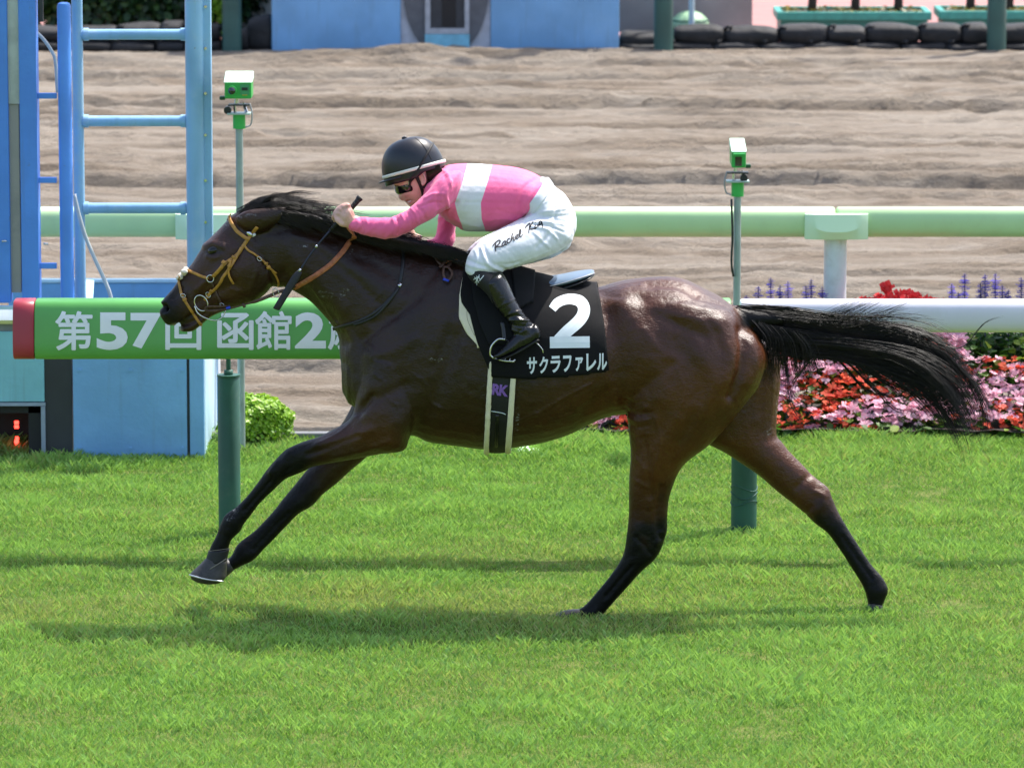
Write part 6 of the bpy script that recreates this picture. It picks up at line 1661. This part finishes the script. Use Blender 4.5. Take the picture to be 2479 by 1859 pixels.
M_FPOST = simple("post_far_green", (.035, .10, .085), .55, var=.2, scale=2)
for px_, l_ in ((501, "dark green pole at the far sand edge left of the booth"), (1433, "dark green pole at the far sand edge right of the booth"), (2153, "dark green pole at the far sand edge near right corner")):
    root = thing("roof_pole", l_, "pole", P2(px_, 113, YF - .15), "dark green poles along the far sand edge")
    mb = MB(); x = P2(px_, 60, YF - .15)[0]; mb.tube([(x, YF - .15, -.05), (x, YF - .15, 4.5)], .089, 20); auto(mb.build("shaft", M_FPOST, root, True))
    mb = MB(); mb.tube([(x, YF - .15, -.02), (x, YF - .15, .015)], .12, 20); auto(mb.build("base_collar", M_FPOST, root, True))
M_BAG = simple("sandbag_black", (.011, .0115, .0135), .75, var=.5, scale=6, bump=.012, bscale=14, dirt=(.05, .046, .046, .45), dscale=5)
def bag(px0, px1, y0, y1, label, dy=0.0, tilt=0.0):
    a = P2(px0, y0, YF + dy); b = P2(px1, y1, YF + dy); c = (a + b) / 2; c[1] = YF + .2 + dy
    hx, hzz = (b[0] - a[0]) / 2 * 1.05, (a[2] - b[2]) / 2 * 1.08
    u, w = np.meshgrid(np.linspace(0, np.pi, 15), np.linspace(0, 2 * np.pi, 24, endpoint=False), indexing='ij')
    sg = lambda q, e: np.sign(q) * np.abs(q) ** e
    X_ = sg(np.cos(u), .4) * hx; Yv = sg(np.sin(u), .4) * sg(np.cos(w), .7) * .2; Zv = sg(np.sin(u), .4) * sg(np.sin(w), .65) * hzz
    nn = .035 * (fbm(X_ * 4 + px0, Zv * 9 + Yv * 5 + px0, 3, 5) - .45)
    rg = np.stack([X_ + nn, Yv - np.abs(nn), Zv * (1 + .12 * np.sin(X_ * 9 + px0)) + nn + tilt * X_], -1) + c
    root = thing("sandbag", label, "sandbag", (c[0], c[1], b[2]), "black sandbags along the far sand edge")
    v_, f_ = rings_vf(rg, False); mobj("sack", v_, f_, M_BAG, root)
    mb = MB(); e_ = c + np.array([hx * .96, -.12, hzz * .6]); mb.tube([e_, e_ + np.array([.03, -.02, .035]), e_ + np.array([.07, -.03, .02])], [.02, .012, .03], 7); mb.build("tied_end", M_BAG, root, True)
ORD = ["first", "second", "third", "fourth", "fifth", "sixth", "seventh", "eighth", "ninth", "tenth"]
for k, (a, b, y0, y1) in enumerate(((1342,1425,72,108), (1458,1565,60,100), (1566,1682,62,100), (1685,1788,58,98), (1790,1872,60,98), (1874,1985,56,97), (1987,2078,56,97), (2080,2134,56,98), (2136,2230,56,98))):
    bag(a, b, y0, y1, f"{ORD[k]} black sandbag right of the blue booth, upper row", 0, rng.normal(0, .02))
for k, (a, b) in enumerate(((1342,1440), (1442,1540), (1542,1640), (1642,1740), (1742,1840), (1842,1945), (1947,2045), (2047,2140), (2142,2235))):
    bag(a, b, 94, 118, f"{ORD[k]} black sandbag right of the blue booth, bottom row", -.05)
for k, (a, b, y0, y1) in enumerate(((478,540,70,112), (534,588,40,112))): bag(a, b, y0, y1, f"{('low', 'tall')[k]} black sandbag just left of the blue booth", 0, .05)
for k, (a, b, y0, y1) in enumerate(((60,160,62,92), (162,250,60,92), (252,345,56,92), (347,398,52,92), (402,474,58,92))): bag(a, b, y0, y1, f"{ORD[k]} grey topped sandbag from the left, upper row behind ladder", 0)
for k, (a, b) in enumerate(((40,140), (142,240), (242,335), (337,398), (402,478))): bag(a, b, 90, 118, f"{ORD[k]} black sandbag from the left, bottom row behind ladder", -.05)
mb = MB(); pbox(mb, 1325, -420, 1624, 70, YF + 1.3, .3); tag(mb.build("concrete_wall", simple("concrete_grey", (.30, .29, .27), .85, var=.2, scale=1.2, dirt=(.12, .12, .11, .6), dscale=1.5), None, False, .01), "stained grey concrete wall behind the sandbags right of the booth", "wall")
mb = MB(); pbox(mb, 520, -420, 600, 90, YF + 1.3, .3); tag(mb.build("concrete_wall", simple("concrete_tan", (.55, .52, .44), .85, var=.2, scale=1.2), None, False, .01), "pale tan wall strip left of the blue booth", "wall")
barrel = thing("dome_lid", "pale green domed lid with dark seam behind the sandbags", "lid", P2(1490, 55, YF + .8))
c = P2(1490, 60, YF + .8); u, w = np.meshgrid(np.linspace(0, np.pi / 2, 9), np.linspace(0, 2 * np.pi, 28, endpoint=False), indexing='ij')
rg = np.stack([np.cos(u) * np.cos(w) * .19, np.cos(u) * np.sin(w) * .19, np.sin(u) * .16], -1) + c; v_, f_ = rings_vf(rg); mobj("dome", v_, f_, simple("dome_mint", (.30, .48, .28), .5), barrel)
mb = MB(); aa = np.linspace(0, 2 * np.pi, 40); mb.tube(np.stack([c[0] + .175 * np.cos(aa), c[1] + .175 * np.sin(aa), np.full(40, c[2] + .07)], 1), .007, 6, False); mb.build("seam", M_POSTG, barrel, True)
mb = MB(); mb.tube([(c[0], c[1], -.05), (c[0], c[1], c[2])], .18, 24); mb.build("drum", simple("drum_green", (.2, .34, .2), .6), barrel, True)
mb = MB(); x = P2(1494, 30, YF + .5)[0]; mb.tube([(x, YF + .5, -.05), (x, YF + .5, 2.5)], .027, 12); tag(auto(mb.build("pipe", simple("pipe_pale_blue", (.45, .60, .66), .5), None, True)), "thin pale blue pipe standing before the domed lid", "pipe")
M_PLANT = simple("planter_teal", (.018, .20, .155), .5, var=.12, scale=3); M_RIM = simple("planter_rim", (.035, .30, .24), .5)
for (x0_, x1_, dz, l_) in ((1678, 2012, 0, "teal planter box with three stems, left one beyond sandbags"), (2030, 2330, -2, "teal planter box at top right corner beyond sandbags")):
    Yp = YF + 2.4; root = thing("planter_box", l_, "planter", P2((x0_ + x1_) / 2, 70, Yp), "teal planter boxes beyond the sandbags")
    mb = MB(); pbox(mb, x0_ + 8, 42 + dz, x1_ - 8, 92, Yp, .7); mb.build("trough", M_PLANT, root, False, .01)
    a = P2(x0_, 26 + dz, Yp); b = P2(x1_, 44 + dz, Yp)
    mb = MB(); mb.box((a[0], Yp - .05, b[2]), (b[0], Yp, a[2])); mb.build("rim_front", M_RIM, root, False, .008)
    mb = MB(); mb.box((a[0], Yp + .7, b[2]), (b[0], Yp + .75, a[2])); mb.build("rim_back", M_RIM, root, False, .008)
    mb = MB(); mb.box((a[0], Yp + .001, b[2]), (a[0] + .06, Yp + .699, a[2] - .002)); mb.build("rim_end", M_RIM, root)
    mb = MB(); mb.box((b[0] - .06, Yp + .001, b[2]), (b[0], Yp + .699, a[2] - .002)); mb.build("rim_end", M_RIM, root)
    zsoil = a[2] - .02
    v_, f_, tn = leaves(None, 260, lambda k: (np.stack([rng.uniform(a[0] + .08, b[0] - .08, k), Yp + .05 + .6 * rng.random(k), zsoil + rng.uniform(-.02, .03, k)], 1), np.tile(np.array([0, 0, 1.0]), (k, 1))), .035, .5)
    mb = MB(); mb.box((a[0] + .06, Yp + .002, zsoil - .12), (b[0] - .06, Yp + .698, zsoil - .01)); mb.build("soil", simple("planter_soil", (.06, .045, .025), .9), root)
    me = mesh_from("ground_plants", v_, f_, False); fattr(me, "tone", tn); gp_ = obj("ground_plants", me, leaf_mat("leaf_moss", (.06, .07, .015), (.16, .15, .03), (.35, .28, .04)), root); gp_["kind"] = "stuff"
    for q in (.24, .52, .80):
        xs_ = a[0] + (b[0] - a[0]) * q; mb = MB(); mb.tube([(xs_, Yp + .35, zsoil - .05), (xs_ + .01, Yp + .35, zsoil + .2), (xs_ - .01, Yp + .35, zsoil + .9)], [.05, .04, .03], 10); mb.build("stem", simple("stem_bark", (.05, .04, .035), .85), root, True)
M_DARKL = leaf_mat("leaf_dark_shrub", (.010, .030, .008), (.025, .07, .014), (.06, .13, .02))
c = P2(290, 20, YF + 1.4); bush("background_shrub", "dark green hedge shrub behind the far sandbags at top left", np.array([c[0], c[1], .30]), 1.35, .6, .8, 12000, .048, M_DARKL)
c = P2(230, 20, YF + 2.6); bush("background_shrub", "second dark hedge shrub behind the first at top left", np.array([c[0], c[1], .35]), 1.6, .6, .9, 9000, .06, M_DARKL)
c = P2(470, 20, YF + 1.1); bush("background_shrub", "bright green shrub beside the far dark green pole", np.array([c[0], c[1], .30]), .24, .3, .8, 2400, .026, M_BUSH)
